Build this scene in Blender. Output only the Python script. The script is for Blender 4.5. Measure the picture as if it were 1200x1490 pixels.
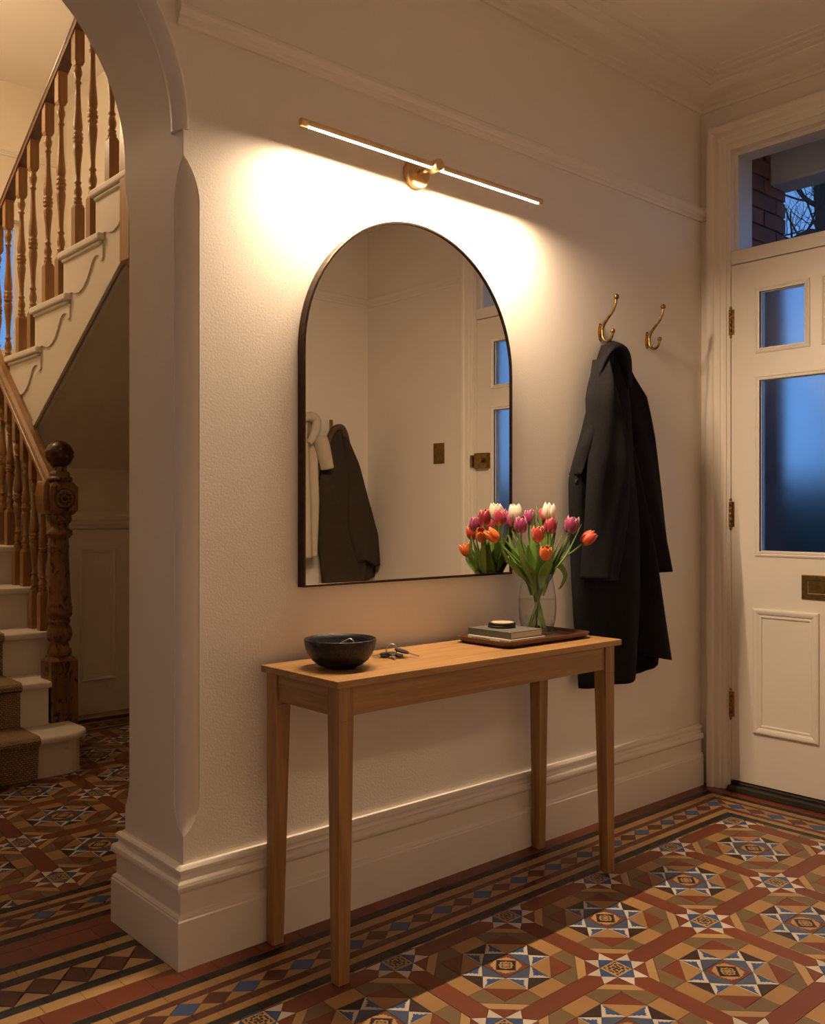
import bpy, math, random
from mathutils import Vector, Matrix
random.seed(7)
R = math.radians
SC = bpy.context.scene
for o in list(bpy.data.objects):
    bpy.data.objects.remove(o)

# ------------------------------------------------------------------ camera
CAM_A = R(48.39); CAM_Y = 2.257; CAM_H = 1.2; FPX = 1361.0
cd = bpy.data.cameras.new('camera')
cd.sensor_fit = 'HORIZONTAL'; cd.sensor_width = 36.0; cd.lens = 36.0 * FPX / 1200.0
cd.clip_start = 0.02; cd.clip_end = 200
cam = bpy.data.objects.new('camera', cd)
SC.collection.objects.link(cam)
cam.location = (0, -CAM_Y, CAM_H)
cam.rotation_euler = (R(90), 0, CAM_A - R(90))
SC.camera = cam

# ------------------------------------------------------------------ world (dusk sky), exposure
W = bpy.data.worlds.new('dusk_sky'); SC.world = W; W.use_nodes = True
wn = W.node_tree; wn.nodes.clear()
w_out = wn.nodes.new('ShaderNodeOutputWorld'); w_bg = wn.nodes.new('ShaderNodeBackground')
w_tc = wn.nodes.new('ShaderNodeTexCoord'); w_sep = wn.nodes.new('ShaderNodeSeparateXYZ')
w_ramp = wn.nodes.new('ShaderNodeValToRGB')
w_ramp.color_ramp.elements[0].position = 0.0; w_ramp.color_ramp.elements[0].color = (0.20, 0.46, 0.95, 1)
w_ramp.color_ramp.elements[1].position = 0.8; w_ramp.color_ramp.elements[1].color = (0.06, 0.19, 0.62, 1)
wn.links.new(w_tc.outputs['Generated'], w_sep.inputs[0])
wn.links.new(w_sep.outputs['Z'], w_ramp.inputs[0])
wn.links.new(w_ramp.outputs[0], w_bg.inputs[0])
wn.links.new(w_bg.outputs[0], w_out.inputs[0])
w_bg.inputs[1].default_value = 0.80
SC.view_settings.view_transform = 'Standard'; SC.view_settings.look = 'None'
SC.view_settings.gamma = 1.0; SC.view_settings.use_curve_mapping = False
SC.view_settings.exposure = 0.2
SC.cycles.max_bounces = 9; SC.cycles.diffuse_bounces = 5; SC.cycles.glossy_bounces = 4
SC.cycles.transmission_bounces = 8
SC.cycles.use_adaptive_sampling = True; SC.cycles.adaptive_threshold = 0.04; SC.cycles.adaptive_min_samples = 12
LED_COL = (1.0, 0.735, 0.475); LED_STRENGTH = 2200.0
STAIR_COL = (1.0, 0.71, 0.41); STAIR_W = 72.0

def ray(u, v):
    r = (u - 600) / FPX
    return (math.cos(CAM_A) + r * math.sin(CAM_A), math.sin(CAM_A) - r * math.cos(CAM_A), (745 - v) / FPX)
def ony(u, v, y=0.0):          # photo measurement -> (x, z) on a plane parallel to the mirror wall
    d = ray(u, v); t = (y + CAM_Y) / d[1]
    return d[0] * t, CAM_H + d[2] * t
def proj(p):
    x, y, z = p; y += CAM_Y
    t = x * math.cos(CAM_A) + y * math.sin(CAM_A); r = x * math.sin(CAM_A) - y * math.cos(CAM_A)
    if t < .05: return None
    return 600 + FPX * r / t, 745 - FPX * (z - CAM_H) / t, t

# ------------------------------------------------------------------ materials
MATS = {}
def new_mat(name):
    m = bpy.data.materials.new(name); m.use_nodes = True
    n = m.node_tree; b = n.nodes['Principled BSDF']
    MATS[name] = m
    return m, n, b
def N(n, kind, **kw):
    x = n.nodes.new(kind)
    for k, v in kw.items(): setattr(x, k, v)
    return x
def paint(name, col, rough=.5, bump=.0, scale=140., var=.04, spec=.5, metal=0., coat=0., rnd=0.):
    m, n, b = new_mat(name)
    b.inputs['Roughness'].default_value = rough; b.inputs['Metallic'].default_value = metal
    b.inputs['Specular IOR Level'].default_value = spec; b.inputs['Coat Weight'].default_value = coat
    tc = N(n, 'ShaderNodeTexCoord')
    no = N(n, 'ShaderNodeTexNoise'); no.inputs['Scale'].default_value = 3.0; no.inputs['Detail'].default_value = 5
    n.links.new(tc.outputs['Object'], no.inputs['Vector'])
    mr = N(n, 'ShaderNodeMapRange'); mr.inputs[1].default_value = .3; mr.inputs[2].default_value = .7
    mr.inputs[3].default_value = 1 - var; mr.inputs[4].default_value = 1 + var
    n.links.new(no.outputs['Fac'], mr.inputs[0])
    fac = mr.outputs[0]
    if rnd:
        oi = N(n, 'ShaderNodeObjectInfo'); mr2 = N(n, 'ShaderNodeMapRange')
        mr2.inputs[3].default_value = 1 - rnd; mr2.inputs[4].default_value = 1 + rnd
        n.links.new(oi.outputs['Random'], mr2.inputs[0])
        mm = N(n, 'ShaderNodeMath', operation='MULTIPLY')
        n.links.new(fac, mm.inputs[0]); n.links.new(mr2.outputs[0], mm.inputs[1]); fac = mm.outputs[0]
    hsv = N(n, 'ShaderNodeHueSaturation'); hsv.inputs['Color'].default_value = (*col, 1)
    n.links.new(fac, hsv.inputs['Value']); n.links.new(hsv.outputs[0], b.inputs['Base Color'])
    if bump:
        n2 = N(n, 'ShaderNodeTexNoise'); n2.inputs['Scale'].default_value = scale; n2.inputs['Detail'].default_value = 3
        n.links.new(tc.outputs['Object'], n2.inputs['Vector'])
        bp = N(n, 'ShaderNodeBump'); bp.inputs['Strength'].default_value = bump; bp.inputs['Distance'].default_value = .002
        n.links.new(n2.outputs['Fac'], bp.inputs['Height']); n.links.new(bp.outputs[0], b.inputs['Normal'])
    return m
def wood(name, c1, c2, grain='X', rough=.42, scale=1.0, marks=None, rnd=.06):
    m, n, b = new_mat(name)
    tc = N(n, 'ShaderNodeTexCoord'); mp = N(n, 'ShaderNodeMapping')
    st = {'X': (1.2, 22, 22), 'Y': (22, 1.2, 22), 'Z': (22, 22, 1.2)}[grain]
    mp.inputs['Scale'].default_value = tuple(s * scale for s in st)
    n.links.new(tc.outputs['Object'], mp.inputs[0])
    no = N(n, 'ShaderNodeTexNoise'); no.inputs['Scale'].default_value = 1.6; no.inputs['Detail'].default_value = 6; no.inputs['Distortion'].default_value = .8
    n.links.new(mp.outputs[0], no.inputs['Vector'])
    mp2 = N(n, 'ShaderNodeMapping'); mp2.inputs['Scale'].default_value = tuple(s * scale * 4 for s in st)
    n.links.new(tc.outputs['Object'], mp2.inputs[0])
    n2 = N(n, 'ShaderNodeTexNoise'); n2.inputs['Scale'].default_value = 2.5; n2.inputs['Detail'].default_value = 3
    n.links.new(mp2.outputs[0], n2.inputs['Vector'])
    ad = N(n, 'ShaderNodeMath', operation='MULTIPLY_ADD'); ad.inputs[1].default_value = .35
    n.links.new(n2.outputs['Fac'], ad.inputs[0]); n.links.new(no.outputs['Fac'], ad.inputs[2])
    rp = N(n, 'ShaderNodeValToRGB')
    rp.color_ramp.elements[0].position = .42; rp.color_ramp.elements[0].color = (*c2, 1)
    rp.color_ramp.elements[1].position = .88; rp.color_ramp.elements[1].color = (*c1, 1)
    n.links.new(ad.outputs[0], rp.inputs[0])
    oi = N(n, 'ShaderNodeObjectInfo'); mr2 = N(n, 'ShaderNodeMapRange')
    mr2.inputs[3].default_value = 1 - rnd; mr2.inputs[4].default_value = 1 + rnd
    n.links.new(oi.outputs['Random'], mr2.inputs[0])
    hsv = N(n, 'ShaderNodeHueSaturation'); n.links.new(rp.outputs[0], hsv.inputs['Color']); n.links.new(mr2.outputs[0], hsv.inputs['Value'])
    col = hsv.outputs[0]
    if marks:
        mk = N(n, 'ShaderNodeTexNoise'); mk.inputs['Scale'].default_value = 30; mk.inputs['Detail'].default_value = 3; mk.inputs['Distortion'].default_value = 1.5
        mpp = N(n, 'ShaderNodeMapping'); mpp.inputs['Scale'].default_value = (1, 1, .5)
        n.links.new(tc.outputs['Object'], mpp.inputs[0]); n.links.new(mpp.outputs[0], mk.inputs['Vector'])
        r2 = N(n, 'ShaderNodeValToRGB'); r2.color_ramp.elements[0].position = .57; r2.color_ramp.elements[0].color = (0, 0, 0, 1)
        r2.color_ramp.elements[1].position = .62; r2.color_ramp.elements[1].color = (1, 1, 1, 1)
        n.links.new(mk.outputs['Fac'], r2.inputs[0])
        mx = N(n, 'ShaderNodeMix', data_type='RGBA'); mx.inputs['B'].default_value = (*marks, 1)
        n.links.new(r2.outputs[0], mx.inputs['Factor']); n.links.new(col, mx.inputs['A']); col = mx.outputs['Result']
    n.links.new(col, b.inputs['Base Color'])
    b.inputs['Roughness'].default_value = rough
    bp = N(n, 'ShaderNodeBump'); bp.inputs['Strength'].default_value = .12; bp.inputs['Distance'].default_value = .001
    n.links.new(n2.outputs['Fac'], bp.inputs['Height']); n.links.new(bp.outputs[0], b.inputs['Normal'])
    return m
def metal(name, col, rough=.3, var=.25, patina=None):
    m, n, b = new_mat(name)
    b.inputs['Metallic'].default_value = 1.0
    tc = N(n, 'ShaderNodeTexCoord'); no = N(n, 'ShaderNodeTexNoise'); no.inputs['Scale'].default_value = 60; no.inputs['Detail'].default_value = 4
    n.links.new(tc.outputs['Object'], no.inputs['Vector'])
    rp = N(n, 'ShaderNodeValToRGB'); rp.color_ramp.elements[0].color = (*(patina or [c * (1 - var) for c in col]), 1); rp.color_ramp.elements[1].color = (*col, 1)
    rp.color_ramp.elements[0].position = .35; rp.color_ramp.elements[1].position = .6
    n.links.new(no.outputs['Fac'], rp.inputs[0]); n.links.new(rp.outputs[0], b.inputs['Base Color'])
    b.inputs['Roughness'].default_value = rough
    return m
def cloth(name, c1, c2, scale=900, rough=.95, sheen=.0):
    m, n, b = new_mat(name)
    tc = N(n, 'ShaderNodeTexCoord'); no = N(n, 'ShaderNodeTexNoise'); no.inputs['Scale'].default_value = scale; no.inputs['Detail'].default_value = 2
    n.links.new(tc.outputs['Object'], no.inputs['Vector'])
    rp = N(n, 'ShaderNodeValToRGB'); rp.color_ramp.elements[0].color = (*c1, 1); rp.color_ramp.elements[1].color = (*c2, 1)
    rp.color_ramp.elements[0].position = .42; rp.color_ramp.elements[1].position = .68
    n.links.new(no.outputs['Fac'], rp.inputs[0]); n.links.new(rp.outputs[0], b.inputs['Base Color'])
    b.inputs['Roughness'].default_value = rough; b.inputs['Sheen Weight'].default_value = sheen; b.inputs['Sheen Roughness'].default_value = .5
    b.inputs['Specular IOR Level'].default_value = .15
    bp = N(n, 'ShaderNodeBump'); bp.inputs['Strength'].default_value = .35; bp.inputs['Distance'].default_value = .001
    n.links.new(no.outputs['Fac'], bp.inputs['Height']); n.links.new(bp.outputs[0], b.inputs['Normal'])
    return m
def emit(name, col, strength):
    m, n, b = new_mat(name)
    b.inputs['Base Color'].default_value = (*col, 1); b.inputs['Emission Color'].default_value = (*col, 1)
    b.inputs['Emission Strength'].default_value = strength
    return m
def glass(name, rough=0., ior=1.45, col=(1, 1, 1), coat=0.):
    m, n, b = new_mat(name)
    b.inputs['Base Color'].default_value = (*col, 1); b.inputs['Roughness'].default_value = rough
    b.inputs['Transmission Weight'].default_value = 1.0; b.inputs['IOR'].default_value = ior
    b.inputs['Coat Weight'].default_value = coat; b.inputs['Coat Roughness'].default_value = .02
    return m

def thin_glass(name, tint, refl=.035):
    m = bpy.data.materials.new(name); m.use_nodes = True; n = m.node_tree; n.nodes.clear()
    out = N(n, 'ShaderNodeOutputMaterial'); mx = N(n, 'ShaderNodeMixShader'); tr = N(n, 'ShaderNodeBsdfTransparent'); gl = N(n, 'ShaderNodeBsdfGlossy')
    tr.inputs[0].default_value = (*tint, 1); gl.inputs['Roughness'].default_value = .01
    lw = N(n, 'ShaderNodeLayerWeight'); lw.inputs[0].default_value = .5
    pw = N(n, 'ShaderNodeMath', operation='POWER'); pw.inputs[1].default_value = 4.0; n.links.new(lw.outputs['Facing'], pw.inputs[0])
    fr = N(n, 'ShaderNodeMath', operation='MULTIPLY_ADD'); fr.inputs[1].default_value = .75; fr.inputs[2].default_value = refl; n.links.new(pw.outputs[0], fr.inputs[0])
    n.links.new(fr.outputs[0], mx.inputs[0]); n.links.new(tr.outputs[0], mx.inputs[1]); n.links.new(gl.outputs[0], mx.inputs[2]); n.links.new(mx.outputs[0], out.inputs[0])
    MATS[name] = m; return m
WALL = paint('wall_paint', (.81, .75, .675), .62, .30, 170, .02)
HALLWALL = paint('hall_wall_paint', (.79, .72, .61), .65, .22, 150, .03)
CEIL = paint('ceiling_paint', (.86, .80, .72), .75, .15, 120, .02)
TRIM = paint('satin_trim_paint', (.81, .75, .67), .47, .05, 60, .02)
DOORP = paint('door_paint', (.81, .75, .67), .38, .05, 60, .02)
PLASTER = paint('arch_plaster_paint', (.795, .735, .655), .45, .12, 90, .03)
OAKX = wood('oak_grain_x', (.44, .243, .092), (.23, .114, .038), 'X', .40)
OAKY = wood('oak_grain_y', (.44, .243, .092), (.23, .114, .038), 'Y', .40)
OAKZ = wood('oak_grain_z', (.44, .243, .092), (.23, .114, .038), 'Z', .40)
PINE = wood('stripped_pine', (.40, .215, .085), (.27, .13, .045), 'Z', .36, .7)
NEWELW = wood('worn_pine', (.31, .15, .052), (.16, .072, .025), 'Z', .36, .6, marks=(.03, .014, .007))
RAILW = wood('dark_handrail_wood', (.16, .062, .022), (.08, .03, .012), 'Y', .28, .6)
RAILP = wood('pine_handrail', (.40, .215, .085), (.26, .125, .045), 'Y', .30, .6)
BALLW = wood('dark_ball_wood', (.11, .042, .02), (.055, .02, .01), 'Z', .22)
TRAYW = wood('walnut_tray', (.13, .05, .022), (.07, .026, .012), 'X', .33)
SILLW = paint('worn_dark_sill', (.045, .033, .022), .7, .5, 60, .4)
BRASS = metal('aged_brass', (.44, .27, .085), .30, patina=(.20, .115, .035))
BRASSL = metal('brushed_brass', (.78, .56, .31), .30, .12)
BRASSD = metal('dark_brass', (.34, .215, .07), .40, patina=(.24, .15, .05))
BRONZE = metal('bronze_frame', (.085, .052, .038), .34, .25)
STEEL = metal('key_steel', (.62, .58, .55), .25, .2)
MIRROR = metal('mirror_silver', (.80, .775, .72), .0, 0.0)
BLACKP = paint('black_key_plastic', (.012, .011, .012), .45, .0)
STONE = paint('black_stoneware', (.016, .0145, .014), .42, .5, 220, .35)
COATB = cloth('black_wool', (.0062, .0060, .0068), (.031, .029, .031), 700)
COATI = cloth('black_wool_lining', (.004, .004, .005), (.008, .008, .009), 700)
COATG = cloth('brown_grey_wool', (.036, .026, .019), (.10, .075, .056), 600)
COATT = cloth('tan_wool', (.10, .062, .035), (.16, .105, .06), 600)
COATC = cloth('cream_wool', (.50, .42, .33), (.64, .56, .45), 500)
LED = emit('led_diffuser', LED_COL, LED_STRENGTH)
BULB = emit('warm_bulb_glass', STAIR_COL, 1.0)
CLEAR = thin_glass('clear_glass', (.96, .98, .99))
FROST = glass('frosted_glass', .30, 1.25, (.78, .90, 1.0), .5)
WATER = thin_glass('vase_water', (.965, .98, .94))
VGLASS = thin_glass('vase_glass', (.94, .95, .94))
BRICKM = paint('dusky_brick', (.20, .065, .05), .85, .6, 90, .2, rnd=.25)
MORTAR = paint('dark_mortar', (.05, .042, .04), .95, .5, 200, .2)
PORCHW = paint('porch_white_paint', (.62, .60, .58), .7, .2, 40, .08)
BARK = paint('bark', (.045, .035, .03), .9, .8, 30, .3)
HEDGE = paint('hedge_green', (.018, .05, .026), .8, .8, 18, .5)
GROUND = paint('garden_path', (.06, .055, .05), .9, .3, 30, .2)
BOOKD = paint('grey_green_cloth_cover', (.105, .10, .075), .75, .3, 700, .06)
BOOKW = paint('cream_cover', (.70, .63, .53), .6, .05, 200, .03)
PAGES = paint('page_edges', (.70, .55, .40), .85, .4, 300, .06)
PRINT = paint('dark_print', (.12, .09, .07), .7)
COASTD = paint('dark_coaster', (.022, .014, .010), .5, .2, 200, .2)
COASTT = paint('pale_coaster_face', (.52, .39, .27), .6, .1, 100, .05)
GROUT = paint('floor_grout', (.06, .042, .032), .95, .5, 200, .2)
LINEN = paint('lamp_shade_linen', (.75, .66, .5), .8)

def woven():
    m, n, b = new_mat('woven_sisal')
    tc = N(n, 'ShaderNodeTexCoord'); mp = N(n, 'ShaderNodeMapping'); mp.inputs['Scale'].default_value = (1, 1, 1)
    n.links.new(tc.outputs['Object'], mp.inputs[0])
    br = N(n, 'ShaderNodeTexBrick'); br.inputs['Scale'].default_value = 34
    br.inputs['Color1'].default_value = (.50, .36, .20, 1); br.inputs['Color2'].default_value = (.38, .26, .14, 1); br.inputs['Mortar'].default_value = (.13, .085, .045, 1)
    br.inputs['Mortar Size'].default_value = .045; br.inputs['Brick Width'].default_value = .6; br.inputs['Row Height'].default_value = .3
    sp = N(n, 'ShaderNodeSeparateXYZ'); n.links.new(mp.outputs[0], sp.inputs[0])
    ad = N(n, 'ShaderNodeMath', operation='ADD'); n.links.new(sp.outputs['Y'], ad.inputs[0]); n.links.new(sp.outputs['Z'], ad.inputs[1])
    cb = N(n, 'ShaderNodeCombineXYZ'); n.links.new(sp.outputs['X'], cb.inputs[0]); n.links.new(ad.outputs[0], cb.inputs[1])
    n.links.new(cb.outputs[0], br.inputs['Vector']); n.links.new(br.outputs['Color'], b.inputs['Base Color'])
    b.inputs['Roughness'].default_value = .95
    bp = N(n, 'ShaderNodeBump'); bp.inputs['Strength'].default_value = .8; bp.inputs['Distance'].default_value = .004; bp.invert = True
    n.links.new(br.outputs['Fac'], bp.inputs['Height']); n.links.new(bp.outputs[0], b.inputs['Normal'])
    return m
SISAL = woven()
TILE = {}
for k, c in dict(red=(.215, .052, .020), dark=(.042, .021, .015), buff=(.43, .235, .085), olive=(.205, .128, .058), white=(.72, .63, .52),
                 blue=(.050, .095, .23), slate=(.075, .105, .185), black=(.018, .015, .014), brown=(.115, .037, .020), sand=(.52, .315, .135), centre=(.185, .055, .024)).items():
    TILE[k] = paint('tile_' + k, tuple(q * .84 for q in c), .40, .25, 260, .13, rnd=.10)

# ------------------------------------------------------------------ mesh helpers
COL = SC.collection
class MB:
    def __init__(s): s.v = []; s.f = []; s.m = []; s.s = []
    def add(s, vs, fs, mi=0, smooth=False):
        o = len(s.v); s.v += [tuple(p) for p in vs]
        for f in fs: s.f.append([i + o for i in f]); s.m.append(mi); s.s.append(smooth)
        return s
    def box(s, x0, x1, y0, y1, z0, z1, mi=0):
        vs = [(x, y, z) for z in (z0, z1) for y in (y0, y1) for x in (x0, x1)]
        return s.add(vs, [(0, 2, 3, 1), (4, 5, 7, 6), (0, 1, 5, 4), (2, 6, 7, 3), (0, 4, 6, 2), (1, 3, 7, 5)], mi)
    def hexa(s, a, b, mi=0):
        """two quads a (bottom ring) and b (top ring)"""
        return s.add(list(a) + list(b), [(3, 2, 1, 0), (4, 5, 6, 7), (0, 1, 5, 4), (1, 2, 6, 5), (2, 3, 7, 6), (3, 0, 4, 7)], mi)
    def lathe(s, prof, c=(0, 0, 0), axis='Z', seg=24, mi=0, cap=True, smooth=True):
        vs = []; n = len(prof)
        for r, h in prof:
            for k in range(seg):
                a = 2 * math.pi * k / seg; x, y = r * math.cos(a), r * math.sin(a)
                p = {'Z': (x, y, h), 'Y': (x, h, -y), 'X': (h, x, y)}[axis]
                vs.append((p[0] + c[0], p[1] + c[1], p[2] + c[2]))
        fs = [(i * seg + k, i * seg + (k + 1) % seg, (i + 1) * seg + (k + 1) % seg, (i + 1) * seg + k) for i in range(n - 1) for k in range(seg)]
        s.add(vs, fs, mi, smooth)
        if cap:
            o = len(s.v) - len(vs)
            s.f.append([o + k for k in range(seg)][::-1]); s.m.append(mi); s.s.append(False)
            s.f.append([o + (n - 1) * seg + k for k in range(seg)]); s.m.append(mi); s.s.append(False)
        return s
    def tube(s, pts, rad, seg=8, mi=0, closed=False):
        pts = [Vector(p) for p in pts]; n = len(pts)
        rads = rad if isinstance(rad, (list, tuple)) else [rad] * n
        up = None; vs = []
        for i, p in enumerate(pts):
            if closed: t = pts[(i + 1) % n] - pts[i - 1]
            else: t = pts[min(i + 1, n - 1)] - pts[max(i - 1, 0)]
            t.normalize()
            if up is None:
                up = Vector((0, 0, 1)) if abs(t.z) < .9 else Vector((1, 0, 0))
            a = t.cross(up); a.normalize(); b = a.cross(t); b.normalize(); up = b
            for k in range(seg):
                w = 2 * math.pi * k / seg
                vs.append(p + (a * math.cos(w) + b * math.sin(w)) * rads[i])
        m = n if closed else n - 1
        fs = [(i * seg + k, ((i + 1) % n) * seg + k, ((i + 1) % n) * seg + (k + 1) % seg, i * seg + (k + 1) % seg) for i in range(m) for k in range(seg)]
        s.add(vs, [f[::-1] for f in fs], mi, True)
        if not closed:
            o = len(s.v) - len(vs)
            s.f.append([o + k for k in range(seg)]); s.m.append(mi); s.s.append(False)
            s.f.append([o + (n - 1) * seg + k for k in range(seg)][::-1]); s.m.append(mi); s.s.append(False)
        return s
    def sphere(s, c, r, seg=16, rings=10, mi=0, sz=1.0):
        pr = [(max(1e-5, r * math.sin(math.pi * i / rings)), -r * sz * math.cos(math.pi * i / rings)) for i in range(rings + 1)]
        return s.lathe(pr, c, 'Z', seg, mi, cap=False)
    def prism(s, poly, a0, a1, axis='Y', mi=0):
        """2-D polygon extruded along an axis. axis Y: poly in (x, z); X: (y, z); Z: (x, y)"""
        n = len(poly)
        def P(p, a): return {'Y': (p[0], a, p[1]), 'X': (a, p[0], p[1]), 'Z': (p[0], p[1], a)}[axis]
        vs = [P(p, a0) for p in poly] + [P(p, a1) for p in poly]
        fs = [list(range(n)), list(range(n, 2 * n))[::-1]] + [(i, i + n, (i + 1) % n + n, (i + 1) % n) for i in range(n)]
        return s.add(vs, fs, mi)
    def sweep(s, prof, path, mi=0, closed=False):
        """moulding: profile (d, z) swept along plan path, d to the LEFT of travel, mitred"""
        n = len(path); P = [Vector(p) for p in path]; rings = []
        for i in range(n):
            dirs = []
            if i > 0 or closed: dirs.append((P[i] - P[i - 1]).normalized())
            if i < n - 1 or closed: dirs.append((P[(i + 1) % n] - P[i]).normalized())
            nn = [Vector((-d.y, d.x)) for d in dirs]
            b = nn[0] if len(nn) == 1 else (nn[0] + nn[1]) / (1 + nn[0].dot(nn[1]))
            rings.append([(P[i].x + b.x * d, P[i].y + b.y * d, z) for d, z in prof])
        k = len(prof); vs = [p for r in rings for p in r]
        fs = [(i * k + j, i * k + (j + 1) % k, ((i + 1) % n) * k + (j + 1) % k, ((i + 1) % n) * k + j) for i in range(n if closed else n - 1) for j in range(k)]
        s.add(vs, fs, mi)
        if not closed:
            o = len(s.v) - len(vs)
            s.f.append([o + j for j in range(k)][::-1]); s.m.append(mi); s.s.append(False)
            s.f.append([o + (n - 1) * k + j for j in range(k)]); s.m.append(mi); s.s.append(False)
        return s
    def mesh(s, name, mats):
        me = bpy.data.meshes.new(name); me.from_pydata(s.v, [], s.f)
        for m in (mats if isinstance(mats, (list, tuple)) else [mats]): me.materials.append(m)
        me.polygons.foreach_set('material_index', s.m); me.polygons.foreach_set('use_smooth', s.s)
        me.update(); return me
    def build(s, name, mats, parent=None, bevel=0., recalc=True, seg=2, subsurf=0, solid=0.):
        me = s.mesh(name, mats)
        if recalc:
            import bmesh
            bm = bmesh.new(); bm.from_mesh(me); bmesh.ops.recalc_face_normals(bm, faces=bm.faces); bm.to_mesh(me); bm.free()
        return link(name, me, parent, bevel, seg, subsurf, solid)
def link(name, me, parent=None, bevel=0., seg=2, subsurf=0, solid=0.):
    o = bpy.data.objects.new(name, me); COL.objects.link(o)
    if parent is not None: adopt(o, parent)
    if solid:
        md = o.modifiers.new('solid', 'SOLIDIFY'); md.thickness = solid; md.offset = 0
    if bevel:
        md = o.modifiers.new('bevel', 'BEVEL'); md.width = bevel; md.segments = seg; md.limit_method = 'ANGLE'; md.angle_limit = R(40)
        md.harden_normals = False
    if subsurf:
        md = o.modifiers.new('sub', 'SUBSURF'); md.levels = subsurf; md.render_levels = subsurf
    return o
WLOC = {}
def adopt(o, parent):
    o.parent = parent
    o.matrix_parent_inverse = Matrix.Translation(-Vector(WLOC.get(parent.name, (0, 0, 0))))
def tag(o, label, cat=None, group=None, kind=None):
    o['label'] = label
    if cat: o['category'] = cat
    if group: o['group'] = group
    if kind: o['kind'] = kind
    return o
def thing(name, loc, label, cat, group=None, kind=None):
    o = bpy.data.objects.new(name, None); COL.objects.link(o); o.location = loc; o.empty_display_size = .05
    WLOC[o.name] = tuple(loc)
    return tag(o, label, cat, group, kind)
def struct(o, label, cat='structure'):
    o['kind'] = 'structure'; o['label'] = label; return o
def crom(P, n=8):
    P = [Vector(p) for p in P]; out = []
    for i in range(len(P) - 1):
        a = P[max(i - 1, 0)]; b = P[i]; c = P[i + 1]; d = P[min(i + 2, len(P) - 1)]
        for k in range(n):
            t = k / n
            out.append(.5 * ((2 * b) + (c - a) * t + (2 * a - 5 * b + 4 * c - d) * t * t + (3 * b - a - 3 * c + d) * t ** 3))
    out.append(P[-1]); return out
def lerp(tab, z):
    """piecewise smooth interpolation in table [(z, val)...] sorted by z"""
    if z <= tab[0][0]: return tab[0][1]
    for (a, p), (b, q) in zip(tab, tab[1:]):
        if z <= b:
            t = (z - a) / (b - a); return p + (q - p) * t
    return tab[-1][1]

# ================================================================== STRUCTURE
JX = 1.192; WT = .355; CEIL_Z = 3.05; DX = 3.72; OPP = -2.41; LEFTX = -1.25
AC = (.63, 2.215); AR = JX - AC[0]          # arch centre / radius

# ---- wall with the arch (mirror wall)
def chamf(z):
    if z < .338 or z > 2.147: return .0
    a = min(1, (z - .338) / .085); b = min(1, (2.147 - z) / .12)
    return math.sin(min(a, 1) * math.pi / 2) ** .8 * math.sin(min(b, 1) * math.pi / 2) ** .8
def build_arch_wall():
    rows = []
    zs = [0, .2, .337] + [.338 + .085 * (i / 8) for i in range(1, 9)] + [.6, 1.0, 1.5, 1.9] + [2.147 - .12 * (1 - i / 9) for i in range(0, 10)] + [2.16]
    for z in zs: rows.append(((JX, z), (1, 0), chamf(z)))
    na = 48
    for i in range(na + 1):
        t = math.pi * i / na
        rows.append(((AC[0] + AR * math.cos(t), AC[1] + AR * math.sin(t)), (math.cos(t), math.sin(t)), 0))
    LX = AC[0] - AR
    for z in reversed(zs): rows.append(((LX, z), (-1, 0), chamf(z)))
    mb = MB(); nseg = 7; ring = []
    vs = []
    for (px, pz), (nx, nz), c in rows:
        cx = .0012 + .047 * c; cy = .0012 + .050 * c; cb = .0012 + .028 * c; r = []
        q = .0035 * c                                        # quirk
        pts = [(cx, 0.0)]
        for k in range(nseg + 1):
            a = math.pi / 2 * k / nseg
            # convex rounded arris set slightly back
            pts.append(((cx - q) * (1 - math.sin(a)) + q * .6, (cy - q) * (1 - math.cos(a)) + q * .9))
        pts.append((0.0, cy))
        pts += [(0.0, WT - cb), (cb, WT)]
        for off, y in pts: vs.append((px + nx * off, y, pz + nz * off))
        ring.append(len(pts))
    k = ring[0]; n = len(rows)
    fs = [(i * k + j, i * k + j + 1, (i + 1) * k + j + 1, (i + 1) * k + j) for i in range(n - 1) for j in range(k - 1)]
    mb.add(vs, fs, 1, True)
    for j, f in enumerate(fs): pass
    # flat faces front (y=0) and back
    X1 = DX + .23; X0 = LEFTX - .2; ZT = 4.5
    def face(idx, y, flip):
        pl = [vs[i * k + idx] for i in range(n)]
        pl = pl + [(X0, y, 0), (X0, y, ZT), (X1, y, ZT), (X1, y, 0)]
        mb.add(pl, [list(range(len(pl))) if flip else list(range(len(pl)))[::-1]], 0)
    face(0, 0.0, False); face(k - 1, WT, True)
    mb.add([(X0, 0, ZT), (X1, 0, ZT), (X1, WT, ZT), (X0, WT, ZT)], [(0, 1, 2, 3)])
    mb.add([(X1, 0, 0), (X1, 0, ZT), (X1, WT, ZT), (X1, WT, 0)], [(0, 1, 2, 3)])
    mb.add([(X0, 0, 0), (X0, 0, ZT), (X0, WT, ZT), (X0, WT, 0)], [(0, 1, 2, 3)])
    o = mb.build('wall_back', [WALL, PLASTER], recalc=False)
    md = o.modifiers.new('edge', 'EDGE_SPLIT'); md.split_angle = R(35)
    return struct(o, 'cream painted wall with the arched opening behind the mirror')
wall_back = build_arch_wall()

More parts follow.
